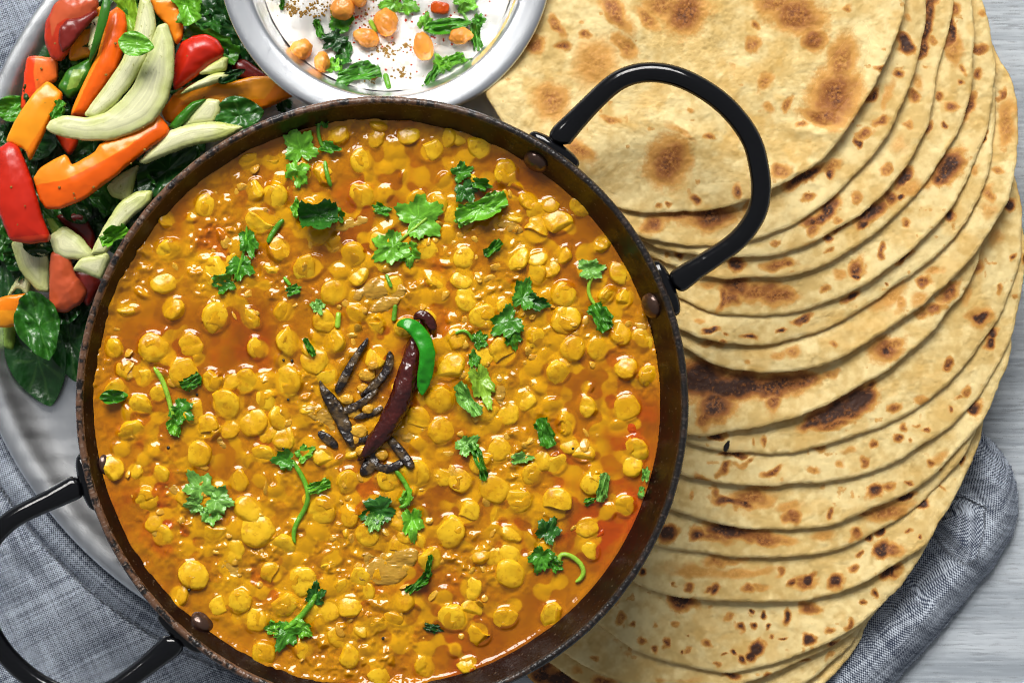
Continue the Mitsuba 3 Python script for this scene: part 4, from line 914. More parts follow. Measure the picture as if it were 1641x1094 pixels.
for lab, pts, w, h in [('olive translucent onion piece left of the dark husks', [(488, 655), (512, 664), (536, 690)], [20, 32, 20], 12), ('large translucent onion piece in the upper middle', [(565, 480), (600, 470), (650, 468)], [36, 56, 40], 12),
                       ('ridged onion piece just below the upper onion piece', [(592, 500), (615, 488), (642, 478)], [18, 26, 16], 12), ('olive onion sliver below the curled coriander leaf', [(532, 374), (562, 358), (602, 350)], [14, 24, 14], 10),
                       ('large pale ridged onion piece in the lower middle', [(575, 925), (620, 910), (668, 880)], [30, 58, 34], 13), ('pale onion flake in the lower left', [(345, 898), (366, 908), (386, 922)], [20, 38, 24], 10),
                       ('upright onion sliver right of the half sunken leaf', [(802, 596), (800, 620), (806, 652)], [14, 22, 14], 10), ('onion curl left of the lentils beside the husks', [(352, 680), (352, 704), (368, 722)], [10, 14, 10], 9),
                       ('onion shreds near the left wall below the rivet', [(255, 775), (272, 780), (296, 800)], [10, 16, 8], 8), ('olive onion piece at the upper right beside the long coriander strip', [(795, 358), (815, 362), (838, 372)], [14, 24, 16], 10),
                       ('onion shreds at the lower left near the wall', [(240, 840), (248, 850), (256, 868)], [8, 14, 8], 8), ('small onion flake in the lower middle left of the big onion piece', [(578, 888), (592, 895), (604, 900)], [16, 26, 16], 10),
                       ('dull onion piece below the dried chilli on its right', [(640, 690), (655, 700), (668, 700)], [14, 24, 14], 10)]:
    v, f, uv = sweep(on_curry(pts, -0.8), np.array(w) * SR, h * 0.8 * SR, n=36, m=18, ends=(3, 3), square=2.5, rough=0.16, seed=len(lab), arch=0.04)
    obj('onion_piece', (v, f), 'soft_onion', label=lab, cat='onion')
for lab, pts, w in [('soft red tomato piece near the right pan wall', [(990, 690), (1012, 686), (1034, 694)], [22, 36, 24]), ('red tomato shred in the lower right of the curry', [(950, 862), (972, 850), (992, 848)], [10, 18, 12])]:
    v, f, uv = sweep(on_curry(pts, -1.2), np.array(w) * SR, 11 * SR, n=30, m=16, ends=(3, 3), rough=0.14, seed=4)
    obj('tomato_piece', (v, f), 'tomato_soft', label=lab, cat='tomato')
for n_, (a, b, s) in enumerate([(455, 577, 4), (468, 578, 5), (462, 640, 4), (316, 632, 4), (270, 717, 5), (918, 718, 4), (304, 944, 5), (614, 1022, 5), (455, 718, 4), (865, 480, 4)]):
    v, f = blob(s * SR * .55, s * SR * .55, s * SR * .5, s, 0.08, 1, 2)
    c = P(a, b, ZL)
    c[2] = curry_z(c[0], c[1]) + 0.0002
    obj('mustard_seed', (place(v, np.eye(3), c), f), 'seed_black', label='tiny black mustard seed ' + ['left of the ragged husk, left of a pair', 'left of the ragged husk, right of a pair', 'on a broad lentil left of the ragged husk', 'right of the bent stem sprig', 'above the large matte leaf', 'near the upright leaf strip', 'at the lower left near the wall', 'near the bottom of the curry', 'above the dangling stem sprig', 'on the big dark leaf'][n_], cat='seed', group='mustard seeds on the curry')

# rivets on the inner wall
for an, lab in ((None, 0),) * 0 or [((857, 262), 'upper rivet of the right handle'), ((1043, 490), 'lower rivet of the right handle'), ((165, 745), 'upper rivet of the left handle'), ((318, 1000), 'lower rivet of the left handle, half sunk in gravy')]:
    d = P(*an, ZL + 0.002) - PAN
    th = math.atan2(d[1], d[0])
    zr = -0.0066 if th > -1 and th < 2 else -0.0078
    r = np.interp(zr, pl[1], pl[0])
    v, f = blob(0.0026, 0.0044, 0.0044, 2, 0.05, 1, 3, 2.3)
    v = v @ rot(0, -0.5, 0).T
    c = np.array([r * math.cos(th), r * math.sin(th), zr])
    obj('rivet', (place(place(v, rot(0, 0, th + math.pi), c), TILT, PAN), f), 'rivet_metal', 'iron_pan', label=lab)

# ------------------------------------------------------------------ steel bowl of yogurt
BZR = 0.0475
BOWL = P(617, -70, BZR)
kb = SR * (HC - BZR) / (HC - ZR)
RB = 270 * kb
pf = [(0.0001, 0.0068), (RB * 0.42, 0.0068), (RB * 0.60, 0.012), (RB * 0.735, 0.026), (RB * 0.80, 0.0385), (RB * 0.815, 0.0430), (RB * 0.835, 0.0455), (RB * 0.90, 0.0462), (RB * 0.975, 0.0468), (RB, 0.0456), (RB * 0.985, 0.0444), (RB * 0.86, 0.0438),
      (RB * 0.825, 0.0405), (RB * 0.752, 0.0255), (RB * 0.615, 0.0105), (RB * 0.42, 0.0048), (0.0001, 0.0048)]
pf = rounded(pf, 2)
v, f = lathe(pf, 260)
L_ = np.r_[0, np.cumsum(np.linalg.norm(np.diff(pf, axis=0), axis=1))]
uvb = np.stack([np.tile(np.arange(260) / 260 * 2 * np.pi * 0.05, len(pf)), np.repeat(L_, 260)], -1)
obj('steel_bowl', (v + [BOWL[0], BOWL[1], 0], f), 'steel', uv=uvb[:, ::-1], label='round stainless steel bowl with a wide flat rim holding white yogurt', cat='bowl')
YZ = 0.0325
RY = RB * 0.772
n_, m_ = 90, 220
r = np.linspace(0, 1, n_)[:, None]
a = np.arange(m_)[None] * 2 * np.pi / m_
yx, yy = (r * RY * np.cos(a)).ravel() + BOWL[0], (r * RY * np.sin(a)).ravel() + BOWL[1]


def yogurt_z(x, y):
    p = np.stack([np.asarray(x), np.asarray(y), 0 * np.asarray(x)], -1)
    return YZ + 0.0060 * (meshkit.fbm(p * 75 + 3, 3, 12) - 0.5) + 0.0006 * (meshkit.fbm(p * 300, 2, 13) - 0.5)


yz = yogurt_z(yx, yy) + np.repeat(0.0012 * np.exp(-(1 - r[:, 0]) / 0.03), m_)
obj('yogurt', (np.stack([yx, yy, yz], -1), grid_faces(n_, m_, True)), 'yogurt_white', label='smooth white yogurt filling the steel bowl', cat='yogurt')
for i_, (a, b, w, h, t_, lab) in enumerate([(484, 81, 40, 32, 20, 'knobbly orange fried batter drop at the left of the yogurt'), (517, 101, 28, 36, 0, 'orange batter drop beside the lower left coriander leaf'), (549, 15, 40, 38, 0, 'round batter drop behind the dark coriander leaf on the yogurt'), (577, 2, 26, 24, 0, 'batter drop cut by the top edge of the photo'),
                                            (587, 61, 44, 32, -15, 'oval batter drop right of the dark coriander leaf on the yogurt'), (619, 36, 38, 46, 25, 'large batter drop in the middle of the yogurt'), (679, 75, 32, 50, 20, 'long batter drop on the right of the yogurt'), (738, 60, 38, 26, 0, 'batter drop half hidden under leaves at the right of the yogurt')]):
    v, f = blob(w / 2 * kb, h / 2 * kb, min(w, h) / 2 * kb * 0.9, 30 + i_, 0.34, 0.95, 3)
    c = P(a, b, YZ)
    c[2] = yogurt_z(c[0], c[1]) + 0.0016
    obj('batter_drop', (place(v, rot(0, 0, math.radians(t_)), c), f), 'fried_batter', label=lab, cat='fried batter drop')
v, f, uv = sweep(np.array([P(690, 12, YZ), P(705, 14, YZ), P(720, 17, YZ)]) + [0, 0, 0.0015], 20 * kb, 9 * kb, n=24, m=14, rough=0.12)
obj('chilli_flake', (v, f), 'tomato_soft', label='dark red chilli piece among the leaves on the yogurt', cat='chilli')


def yz_(x, y):
    return yogurt_z(x, y)


Y = dict(zfun=yz_, z=YZ)
sprig('dark curled coriander leaf hanging down the left of the yogurt', [(545, 38, 44, 56, 70, 1, dict(curl=0.25)), (538, 62, 38, 50, 215, 3, dict(curl=0.15)), (549, 82, 26, 44, -85, 4, ST)], **Y)
sprig('coriander strip at the lower left of the yogurt', [(575, 120, 26, 70, 15, 1, dict(kind='strip')), (534, 108, 30, 32, 100, 0, dict(curl=0.2))], [([(548, 96), (546, 118)], 6, 0)], **Y)
sprig('thin green stem bit at the bottom of the yogurt', [], [([(617, 118), (624, 143)], 9, 0)], **Y)
sprig('forked coriander leaf at the lower right of the yogurt', [(711, 106, 28, 44, 120, 0), (725, 98, 16, 40, 25, 0, ST), (692, 124, 14, 42, 240, 1, ST)], **Y)
sprig('tiny coriander fleck at the right edge of the yogurt', [(750, 99, 9, 24, 5, 0, ST)], **Y)
sprig('narrow coriander blade lying across the right of the yogurt', [(718, 43, 26, 76, 8, 1, LN)], **Y)
sprig('ruffled coriander strip hanging at the right of the yogurt', [(766, 36, 22, 30, 60, 1), (763, 60, 16, 44, -80, 1, ST)], **Y)
sprig('light coriander leaf at the top right of the yogurt', [(744, 6, 44, 56, 30, 0)], [([(740, 18), (750, 36)], 5, 2)], **Y)
sprig('light folded coriander leaf at the top middle of the yogurt', [(632, 6, 40, 44, 190, 0), (652, 10, 36, 40, -30, 0, dict(curl=0.15))], **Y)
sprig('pale coriander piece left of the coriander blade on the yogurt', [(680, 38, 26, 40, 70, 0)], **Y)
sprig('short coriander shred at the left of the yogurt', [(511, 47, 12, 30, -70, 1, ST)], **Y)
sprig('thin coriander shred at the upper left of the yogurt', [(453, 5, 7, 24, 85, 1, ST)], **Y)
sprig('pale stem bit between two batter drops on the yogurt', [], [([(592, 32), (603, 50)], 8, 5)], **Y)
rg = np.random.default_rng(5)
for bs, lab, spots in [('red_powder', 'fine specks of red chilli powder scattered on the yogurt', [(577, 33, 12, 26), (660, 85, 60, 26), (730, 40, 60, 34), (640, 62, 60, 30), (600, 20, 30, 16), (690, 10, 30, 20), (793, 30, 24, 10), (570, 75, 30, 8), (740, 80, 40, 10)]),
                       ('brown_powder', 'brown ground cumin dusted on the yogurt', [(472, 20, 7, 40), (500, 14, 12, 46), (432, 27, 7, 26), (619, 80, 10, 44), (644, 117, 7, 26), (597, 131, 7, 26), (648, 72, 6, 18), (520, 6, 14, 20), (452, 4, 10, 18), (470, 4, 16, 14), (590, 20, 16, 18)])]:
    parts = []
    for (a, b, sp, n) in spots:
        for _ in range(n):
            q = P(a + rg.normal(0, sp), b + rg.normal(0, sp * 0.7), YZ)
            if math.hypot(q[0] - BOWL[0], q[1] - BOWL[1]) > RY * 0.97:
                continue
            s = rg.uniform(0.8, 2.2) * kb * (1.15 if bs == 'brown_powder' else 1)
            v, f = blob(s, s * rg.uniform(0.7, 1.2), s * 0.45, int(rg.integers(99)), 0.3, 1.5, 1)
            q[2] = yogurt_z(q[0], q[1]) + 0.0001
            parts.append(trimesh.Trimesh(v + q, f, process=False))
    obj('chilli_powder' if bs == 'red_powder' else 'cumin_powder', trimesh.util.concatenate(parts), bs, label=lab, cat='spice', kind='stuff')

# ------------------------------------------------------------------ flatbreads, stacked from the bottom
BG = 0.001
bx, by = np.arange(-0.09, 0.21, BG), np.arange(-0.175, 0.175, BG)
BX, BY = np.meshgrid(bx, by, indexing='ij')
rT = np.hypot(BX - THALI[0], BY - THALI[1])
STK = np.interp(rT / TR, [0, .885, .925, .95, .972, 1.0, 1.02], [.0042, .0048, .0072, .0098, .0110, .0095, 0.0])
STK = np.maximum(STK, map_coordinates(NAP[2], [(BX - NAP[0][0]) / 0.0006, (BY - NAP[1][0]) / 0.0006], order=1, mode='constant'))
op_r, op_z = np.array([r for r, z in op]), np.array([z for r, z in op])
BLAB = ['topmost flatbread of the stack with a large browned face', 'flatbread second from the top of the stack', 'flatbread third from the top with a dark burn by its upper right edge', 'flatbread fourth from the top of the stack with burnt streaks under the edge above',
        'flatbread fifth from the top with a wide brown patch under the right handle', 'narrow flatbread strip sixth from the top with small dark dashes along its edge', 'flatbread seventh from the top, bulging out at the far right edge', 'flatbread with the big blackened burn beside the right wall of the pan',
        'flatbread with a dark burn in the middle, just below the blackened one', 'flatbread tenth from the top, reaching to the right edge of the photo', 'flatbread with a nicked edge below the tenth from the top', 'flatbread with a long brown scorched band under the nicked one',
        'flatbread with a row of dark spots along its lower edge, fifth from the bottom', 'widely spotted flatbread with a large charred fleck, fourth from the bottom', 'thin strip of flatbread third from the bottom of the stack', 'pale flatbread second from the bottom of the stack', 'scorched bottom flatbread at the lower edge of the photo']
BOT = []
for i in range(NB - 1, -1, -1):
    pts = P2(BREADS[i][0], BZ[i])
    R0 = 358 * SR
    sol = least_squares(lambda q: np.r_[np.hypot(pts[:, 0] - q[0], pts[:, 1] - q[1]) - q[2], 1.5 * (q[2] - R0)], [pts[:, 0].mean() - 0.03, pts[:, 1].mean() + 0.04, R0]).x
    cx, cy, R1 = sol
    th, rr = np.arctan2(pts[:, 1] - cy, pts[:, 0] - cx), np.hypot(pts[:, 1] - cy, pts[:, 0] - cx)
    o = np.argsort(th)
    th, rr = th[o], rr[o]
    gaps = np.diff(np.r_[th, th[0] + 2 * np.pi])
    g = int(np.argmax(gaps))
    th, rr = np.roll(th, -g - 1), np.roll(rr, -g - 1)
    th = np.unwrap(th)
    NT = 480
    ta = th[0] + np.arange(NT) * 2 * np.pi / NT
    bl = 0.45
    r_t = np.where(ta <= th[-1], np.interp(ta, th, rr), R1)
    e1, e2 = ta > th[-1], None
    w1 = np.clip((ta - th[-1]) / bl, 0, 1)
    w2 = np.clip((th[0] + 2 * np.pi - ta) / bl, 0, 1)
    sm = lambda t: t * t * (3 - 2 * t)
    r_t = np.where(e1, R1 + (rr[-1] - R1) * (1 - sm(w1)) + (rr[0] - R1) * (1 - sm(w2)), r_t)
    r_t = gaussian_filter1d(r_t, 2.0, mode='wrap')
    ez = np.stack([np.cos(ta), np.sin(ta), 0 * ta], -1)
    r_t *= 1 + 0.012 * (meshkit.fbm(ez * 10 + i, 3, i) - 0.5) + 0.008 * (meshkit.fbm(ez * 45 + i, 3, i) - 0.5)
    # make room for the pan and the bowl
    for (c0, rad) in ((PAN, float(np.interp(BZ[i] - PAN[2] + 0.004, op_z[np.argsort(op_z)], op_r[np.argsort(op_z)])) + 0.0015 + 0.002), (BOWL, RB * 0.80)):
        for _ in range(200):
            ins = np.hypot(cx + r_t * np.cos(ta) - c0[0], cy + r_t * np.sin(ta) - c0[1]) < rad
            if not ins.any():
                break
            r_t[ins] -= 0.0006
    r_t = np.maximum(r_t, 0.004)
    foot = shapely.contains_xy(shapely.Polygon(np.c_[cx + r_t * np.cos(ta), cy + r_t * np.sin(ta)]).buffer(0.0012), BX, BY)
    sup = STK + 0.0001
    z = np.where(foot, sup, 0)
    wgt = gaussian_filter(foot.astype(float), 5) + 1e-9
    for _ in range(45):
        zb = gaussian_filter(np.where(foot, z, 0), 5) / wgt
        z = np.where(foot, np.maximum(sup, zb), 0)
    pb = np.stack([BX, BY, 0 * BX], -1)
    rel = np.hypot(BX - cx, BY - cy) / R1
    rip = 0.0008 * (meshkit.fbm(pb * 45 + 7 * i, 3, i) - 0.40).clip(0) + 0.0009 * (meshkit.fbm(pb * 24 + 3 * i, 2, i + 40) - 0.45).clip(0) * np.clip((rel - 0.75) * 6, 0, 1) * 3
    rip = rip + 0.0022 * np.clip((rel - 0.86) * 9, 0, 1) * (meshkit.fbm(pb * 15 + 3 * i, 2, i + 70) - 0.40).clip(0) * 2
    if i == 0:
        rip = rip * 2.0
        for (p0, p1, hgt, wd) in [((1035, 185), (1100, 222), .0012, 11), ((1100, 222), (1140, 221), .0011, 7), ((1270, 212), (1345, 214), .0016, 9), ((975, 20), (1010, 60), .0012, 12), ((1000, 40), (1060, 80), .0010, 12), ((1130, 0), (1140, 60), .0012, 10), ((940, 90), (1000, 130), .0010, 14)]:
            seg = shapely.LineString(P2([p0, p1], BZ[0]))
            dd = shapely.distance(shapely.points(BX.ravel(), BY.ravel()), seg).reshape(BX.shape)
            rip = rip + hgt * np.exp(-(dd / (wd * SR)) ** 2)
    z = z + np.where(foot, rip, 0)
    th_ = 0.0009 + 0.0005 * meshkit.fbm(pb * 60 + 5 * i, 2, i + 9)
    mk = gaussian_filter(foot.astype(float), 1.5) + 1e-9
    zs = np.where(foot, gaussian_filter(np.where(foot, z, 0), 1.2) / (gaussian_filter(foot.astype(float), 1.2) + 1e-9), gaussian_filter(np.where(foot, z, 0), 4) / (gaussian_filter(foot.astype(float), 4) + 1e-9))
    zs = np.maximum(zs, np.where(foot, STK, 0))
    NR = 46
    rad = (1 - (1 - np.linspace(0.02, 1, NR)) ** 1.7)
    def at(A, x, y):
        return map_coordinates(A, [(x - bx[0]) / BG, (y - by[0]) / BG], order=1, mode='nearest')
    rings = []
    shape = [(r, 0.0, 1.0) for r in rad[:-1]] + [(1.0, 0.0009, 0.97), (1.0, 0.0003, 0.80), (1.0, 0.0, 0.5), (1.0, 0.0003, 0.20), (1.0, 0.0010, 0.0), (0.6, 0, 0.0), (0.02, 0, 0.0)]
    for (fr, inset, hh) in shape:
        r = np.maximum(r_t * fr - inset, 1e-4) if fr == 1.0 else np.minimum(r_t * fr, r_t - 0.0012)
        r = np.maximum(r, 1e-4)
        X, Y = cx + r * np.cos(ta), cy + r * np.sin(ta)
        rings.append(np.stack([X, Y, at(zs, X, Y) + hh * at(th_, X, Y)], -1))
    v = np.vstack(rings)
    fcs = grid_faces(len(shape), NT, True)
    uv = np.stack([v[:, 0] + i, v[:, 1]], -1)
    edge = [r_t]
    X, Y = pts[:, 0], pts[:, 1]
    BOT.append((i, float(at(zs + th_, cx + (r_t - 0.002) * np.cos(ta), cy + (r_t - 0.002) * np.sin(ta))[ta <= th[-1]].mean())))
    STK = np.where(foot, np.maximum(STK, zs + th_), STK)
    obj('flatbread', (v, fcs), 'bread', smooth=True, uv=uv, label=BLAB[i], cat='flatbread', group='flatbreads fanned out in a stack')
print('bread edge heights', [round(b, 4) for _, b in BOT[::-1]])


def stack_z(x, y):
    return float(map_coordinates(STK, [[(x - bx[0]) / BG], [(y - by[0]) / BG]], order=1, mode='nearest')[0])


q = P(1161, 716, 0.02)
v, f, uv = sweep(np.array([P(1159, 722, .02), P(1161, 714, .02), P(1165, 704, .02)]) + [[0, 0, 0], [0, 0, .001], [0, 0, .0025]], np.array([7, 9, 3]) * SR, 3 * SR, n=16, m=8, rough=0.1)
v[:, 2] += stack_z(q[0], q[1]) + 0.0006 - 0.02
obj('charred_flake', (v, f), 'seed_black', label='small black charred flake standing on the edge of a flatbread beside the pan', cat='flake')

# ------------------------------------------------------------------ salad on the tray
GRP = 'raw salad pieces on the tray'


def at_z(z):
    return lambda x, y: np.full(np.shape(x), z)


def salad(name, label, cat, pts, w, h, tone=None, ends=(6, 6), roll=0.0, arch=0.0, rough=0.02, square=6.0, seed=0, bsdf='veg', flesh=False):
    """pts: (x, y, height in mm); widths in photo pixels."""
    c = np.array([P(a, b, z / 1000) for a, b, z in pts])
    arch = arch or (0.16 if bsdf == 'onion' else 0.10)
    v, f, uv = sweep(c, np.array(w) * SR * (1.08 if bsdf == 'onion' else 1.2), np.array(h) * SR * (0.42 if bsdf == 'onion' else 0.46), n=56, m=28, ends=ends, square=square, roll=roll, arch=arch, rough=rough, seed=seed)
    v[:, 2] = np.maximum(v[:, 2], 0.0046)
    if bsdf == 'veg':
        y_ = np.clip(uv[:, 1], 0, 0.999) + int(flesh)
        uv = np.stack([2 * tone + 0.1 + 0.8 * uv[:, 0], y_], -1)
    obj(name, (v, f), bsdf, smooth=True, uv=uv, label=label, cat=cat)


def green(label, x, y, w, l, ang, tone, zmm, **kw):
    _seed[0] += 1
    kw = {'kind': 'lens', 'ripple': 0.002, 'curl': 0.05} | kw
    v, f, uv = leaf_mesh((x, y), w, l, ang, tone, at_z(zmm / 1000), seed=_seed[0], z=zmm / 1000, thick=0.0004, nr=10, **kw)
    v[:, 2] = np.maximum(v[:, 2], 0.0046)
    obj('salad_leaf', (v, f), 'leaf', smooth=True, uv=uv, label=label, cat='leaf')


# leaves at the bottom
green('broad dark green leaf lying flat on the tray below the salad', 62, 575, 92, 150, -75, 3, 7, ripple=0.0012)
green('dark leaf tucked between the flat leaf and the pan', 112, 545, 70, 130, -80, 3, 8)
green('dark leaf at the left edge under the red pepper', 8, 420, 70, 150, -80, 3, 12)
green('dark leaf under the orange pepper strip in the middle of the salad', 150, 335, 80, 140, 20, 3, 10)
green('dark glossy leaf beside the upper left wall of the pan', 270, 272, 66, 110, 40, 3, 20, curl=0.15)
green('dark leaf low in the middle of the salad', 195, 330, 70, 110, -60, 3, 10)
green('dark leaf between the onion arc and the pan', 255, 300, 80, 90, 60, 3, 11)
green('dark leaf under the left orange pepper', 70, 255, 70, 110, 100, 3, 12)
green('dark leaf below the onion crescent', 120, 250, 60, 90, 30, 3, 12)
green('dark green leaf left of the steel bowl at the top', 345, 40, 90, 110, -60, 3, 14)
green('dark leaf strip below the top leaf by the bowl', 340, 75, 40, 90, -25, 1, 20, kind='strip', curl=0.15)
green('dark leaf curling under the bowl rim', 375, 90, 50, 70, -70, 3, 16)
green('bright frilly leaf piece at the top beside the bowl', 300, 10, 40, 60, -70, 0, 26, kind='strip', curl=0.2)
green('pale green leaf rib at the top of the onion', 205, 22, 34, 70, -80, 5, 20, kind='strip', curl=0.25)
green('green leaf piece behind the vertical orange pepper', 140, 95, 40, 80, 70, 1, 18, kind='strip')
green('dark leaf corner at the left rim of the tray', 28, 175, 40, 60, 10, 1, 14, curl=0.2)
green('dark green leaf under the onion wedges near the pan rim', 385, 186, 60, 76, 10, 4, 26, curl=0.12)
green('dark leaf tip lying across the yellow pepper', 372, 122, 16, 46, 25, 3, 27)
green('dark leaf below the tomato flesh at the pan', 130, 480, 50, 90, 60, 3, 9)
green('small dark leaf in the gap left of the vertical pepper', 48, 265, 34, 60, 80, 3, 14, kind='strip')
green('dark filler leaf under the tomato wedge', 330, 130, 90, 120, 10, 3, 9)
green('dark filler leaf under the top left tomato', 110, 100, 90, 140, 70, 3, 8)
rg = np.random.default_rng(31)
parts, puv = [], []
while len(parts) < 90:
    a, b = rg.uniform(-10, 460), rg.uniform(-30, 560)
    if math.hypot(a - 610, b - 647) < 500 or math.hypot(a - 617, b + 70) < 262 or math.hypot(a - 602, b - 404) > 610 or (b > 440 and a < 95):
        continue
    z = rg.uniform(0.008, 0.019)
    v, f, uv = leaf_mesh((a, b), rg.uniform(30, 62), rg.uniform(40, 90), rg.uniform(0, 360), int(rg.choice([3, 3, 3, 4])), at_z(z), kind=str(rg.choice(['coriander', 'strip', 'lens'])), seed=int(rg.integers(9999)), z=z, curl=rg.uniform(-0.05, 0.25), ripple=0.003, tilt=rg.normal(0, 0.25), thick=0.0004)
    v[:, 2] = np.maximum(v[:, 2], 0.0046)
    parts.append(trimesh.Trimesh(v, f, process=False))
    puv.append(uv)
obj('shredded_greens', trimesh.util.concatenate(parts), 'leaf', smooth=True, uv=np.vstack(puv), label='dark shredded green leaves that fill the bottom of the salad', cat='greens', kind='stuff')
# cut pieces: a slab with the outline seen in the photograph, a domed upper face, knife-cut sides
from scipy.spatial import Delaunay


def slab(name, label, cat, out, z, tone=None, flesh=None, dome=1.6, thick=2.4, tilt=(0, 0), bsdf='veg', rough=0.3, edge=0.28, drop=0.55, seed=0, smooth_it=2, bend=0.0):
    """out: outline in photo pixels; z: height of the upper edge in mm; flesh: True, or the outline of the part that shows flesh."""
    z0 = z / 1000
    p = P2(out, z0)
    for _ in range(smooth_it):
        q = np.roll(p, -1, 0)
        p = np.stack([0.88 * p + 0.12 * q, 0.12 * p + 0.88 * q], 1).reshape(-1, 2)
    ring = shapely.LinearRing(p)
    n = max(24, int(ring.length / 0.0006))
    b = np.array([ring.interpolate(t, normalized=True).coords[0] for t in np.arange(n) / n])
    nz = meshkit.fbm(np.c_[b * 350, np.full(n, seed)], 2, seed) - 0.5
    c0 = b.mean(0)
    b = b + (b - c0) / (np.linalg.norm(b - c0, axis=1, keepdims=True) + 1e-9) * nz[:, None] * 0.0005
    poly = shapely.Polygon(b).buffer(0)
    if poly.geom_type != 'Polygon':
        poly = max(poly.geoms, key=lambda g: g.area)
    x0, y0, x1, y1 = poly.bounds
    h = 0.0006
    X, Y = np.meshgrid(np.arange(x0, x1, h), np.arange(y0, y1, h), indexing='ij')
    g = np.c_[X.ravel(), Y.ravel()]
    g = g[shapely.contains_xy(poly.buffer(-h * 0.55), g[:, 0], g[:, 1])] + np.random.default_rng(seed).uniform(-1, 1, (1, 2)) * 1e-5
    pts = np.vstack([b, g])
    tri = Delaunay(pts).simplices
    cen = pts[tri].mean(1)
    tri = tri[shapely.contains_xy(poly, cen[:, 0], cen[:, 1])]
    v1 = pts[tri]
    flip = np.cross(v1[:, 1] - v1[:, 0], v1[:, 2] - v1[:, 0]) < 0
    tri[flip] = tri[flip][:, ::-1]
    d = shapely.distance(shapely.points(pts), poly.exterior)
    D = d.max() + 1e-9
    rel = d / D
    q = pts - pts.mean(0)
    ax = np.linalg.svd(q[::3], full_matrices=False)[2][0]
    al = q @ ax
    al = (al - al.min()) / (np.ptp(al) + 1e-9)
    zz = z0 + 0.6 * dome / 1000 * (1 - (1 - rel) ** 2) - drop / 1000 * np.exp(-d / (edge / 1000)) + (q[:, 0] * tilt[0] + q[:, 1] * tilt[1]) + bend / 1000 * (1 - (2 * al - 1) ** 2)
    zz = zz + rough / 1000 * 2 * (meshkit.fbm(np.c_[pts * 260, np.full(len(pts), seed * 1.3)], 3, seed) - 0.5)
    zz = np.maximum(zz, 0.0062)
    k = len(pts)
    zb = np.maximum(zz - thick / 1000 * (0.75 + 0.25 * rel), 0.0045)
    V = np.vstack([np.c_[pts, zz], np.c_[pts, zb]])
    i = np.arange(n)
    j = (i + 1) % n
    e = np.c_[i, j]
    cnt = {}
    ed = np.sort(np.vstack([tri[:, [0, 1]], tri[:, [1, 2]], tri[:, [2, 0]]]), 1)
    u, c = np.unique(ed, axis=0, return_counts=True)
    e = u[c == 1]
    F = np.vstack([tri, tri[:, ::-1] + k, np.c_[e[:, 0], e[:, 1], e[:, 1] + k], np.c_[e[:, 0], e[:, 1] + k, e[:, 0] + k]])
    if bsdf == 'veg':
        if flesh is None:
            fl = np.zeros(k)
        elif flesh is True:
            fl = np.ones(k)
        else:
            fp = shapely.Polygon(P2(flesh, z0))
            dd = shapely.distance(shapely.points(pts), fp)
            fl = np.clip(1 - dd / 0.0009, 0, 1)
        uv = np.stack([2 * tone + 0.1 + 0.8 * al, 2 + 0.45 * fl], 1)
        uv = np.vstack([uv, np.stack([uv[:, 0], np.where(fl > 0, 2.45, 2.30)], 1)])
    else:
        uv = np.stack([al, 0.5 - 0.25 * rel], 1)
        uv = np.vstack([uv, uv])
    obj(name, (V, F), bsdf, smooth=True, uv=uv, label=label, cat=cat)


def onion(label, out, z, **kw):
    slab('onion_slice', label, 'onion', out, z, bsdf='onion', **({'dome': 0.8, 'thick': 1.8, 'rough': 0.25, 'edge': 0.35, 'drop': 0.6} | kw))


# low pieces
slab('orange_pepper', 'orange pepper block behind the left pepper strip', 'pepper', [(42, 93), (48, 90), (93, 93), (93, 129), (76, 136), (61, 152), (45, 174), (30, 174), (35, 135)], 20, 6, [(58, 88), (97, 90), (97, 132), (60, 155), (55, 120)], dome=1.5, seed=1, tilt=(0.15, 0.1))
slab('red_pepper', 'long orange and yellow pepper strip with a wet inside beneath the bowl', 'pepper', [(257, 180), (280, 148), (309, 132), (341, 129), (357, 136), (402, 123), (440, 122), (475, 151), (418, 176), (370, 185), (345, 187), (320, 178), (290, 188), (273, 198), (264, 193)], 22, 2, [(276, 150), (341, 125), (400, 118), (450, 124), (425, 158), (355, 163), (300, 165)], dome=1.2, rough=0.5, seed=2, tilt=(0, 0.12))
slab('tomato_slice', 'dark red tomato under the bowl rim', 'tomato', [(372, 92), (395, 96), (430, 122), (455, 150), (430, 150), (395, 128), (370, 118)], 20, 4, dome=2, seed=3)
slab('orange_pepper', 'orange pepper tip showing under the onion crescent', 'pepper', [(86, 214), (125, 214), (124, 228), (111, 249), (100, 238)], 19, 6, seed=4, dome=1)
slab('yellow_pepper', 'yellow pepper piece at the top left beside the dark stalk', 'pepper', [(109, 60), (140, 28), (161, 10), (170, 20), (153, 64), (147, 88), (119, 97), (109, 95)], 23, 2, True, seed=5, tilt=(0.1, 0.1))
onion('narrow white onion piece beside the yellow pepper', [(140, 80), (145, 35), (158, 24), (160, 51), (152, 84)], 26, seed=6, dome=1)
slab('tomato_slice', 'dark tomato skin under the orange pepper at the pan', 'tomato', [(88, 344), (132, 340), (152, 378), (148, 408), (136, 396), (106, 366)], 17, 4, dome=1.5, rough=0.6, seed=7)
onion('onion piece between the orange pepper and the pan rim', [(169, 299), (193, 278), (224, 262), (214, 299), (208, 328), (194, 320), (178, 315)], 23, seed=8, dome=1.2)
onion('pale onion strip bending along the left pan rim', [(146, 408), (151, 394), (167, 362), (191, 323), (218, 306), (244, 304), (240, 323), (210, 348), (188, 377), (169, 408)], 28, seed=9, tilt=(-0.12, 0))
slab('tomato_slice', 'tomato flesh wedge standing by the left pan rim', 'tomato', [(77, 470), (82, 405), (96, 402), (113, 414), (119, 439), (139, 466), (129, 486), (103, 502), (80, 497)], 22, 3, True, dome=2.6, rough=0.7, seed=10, tilt=(-0.1, 0.15))
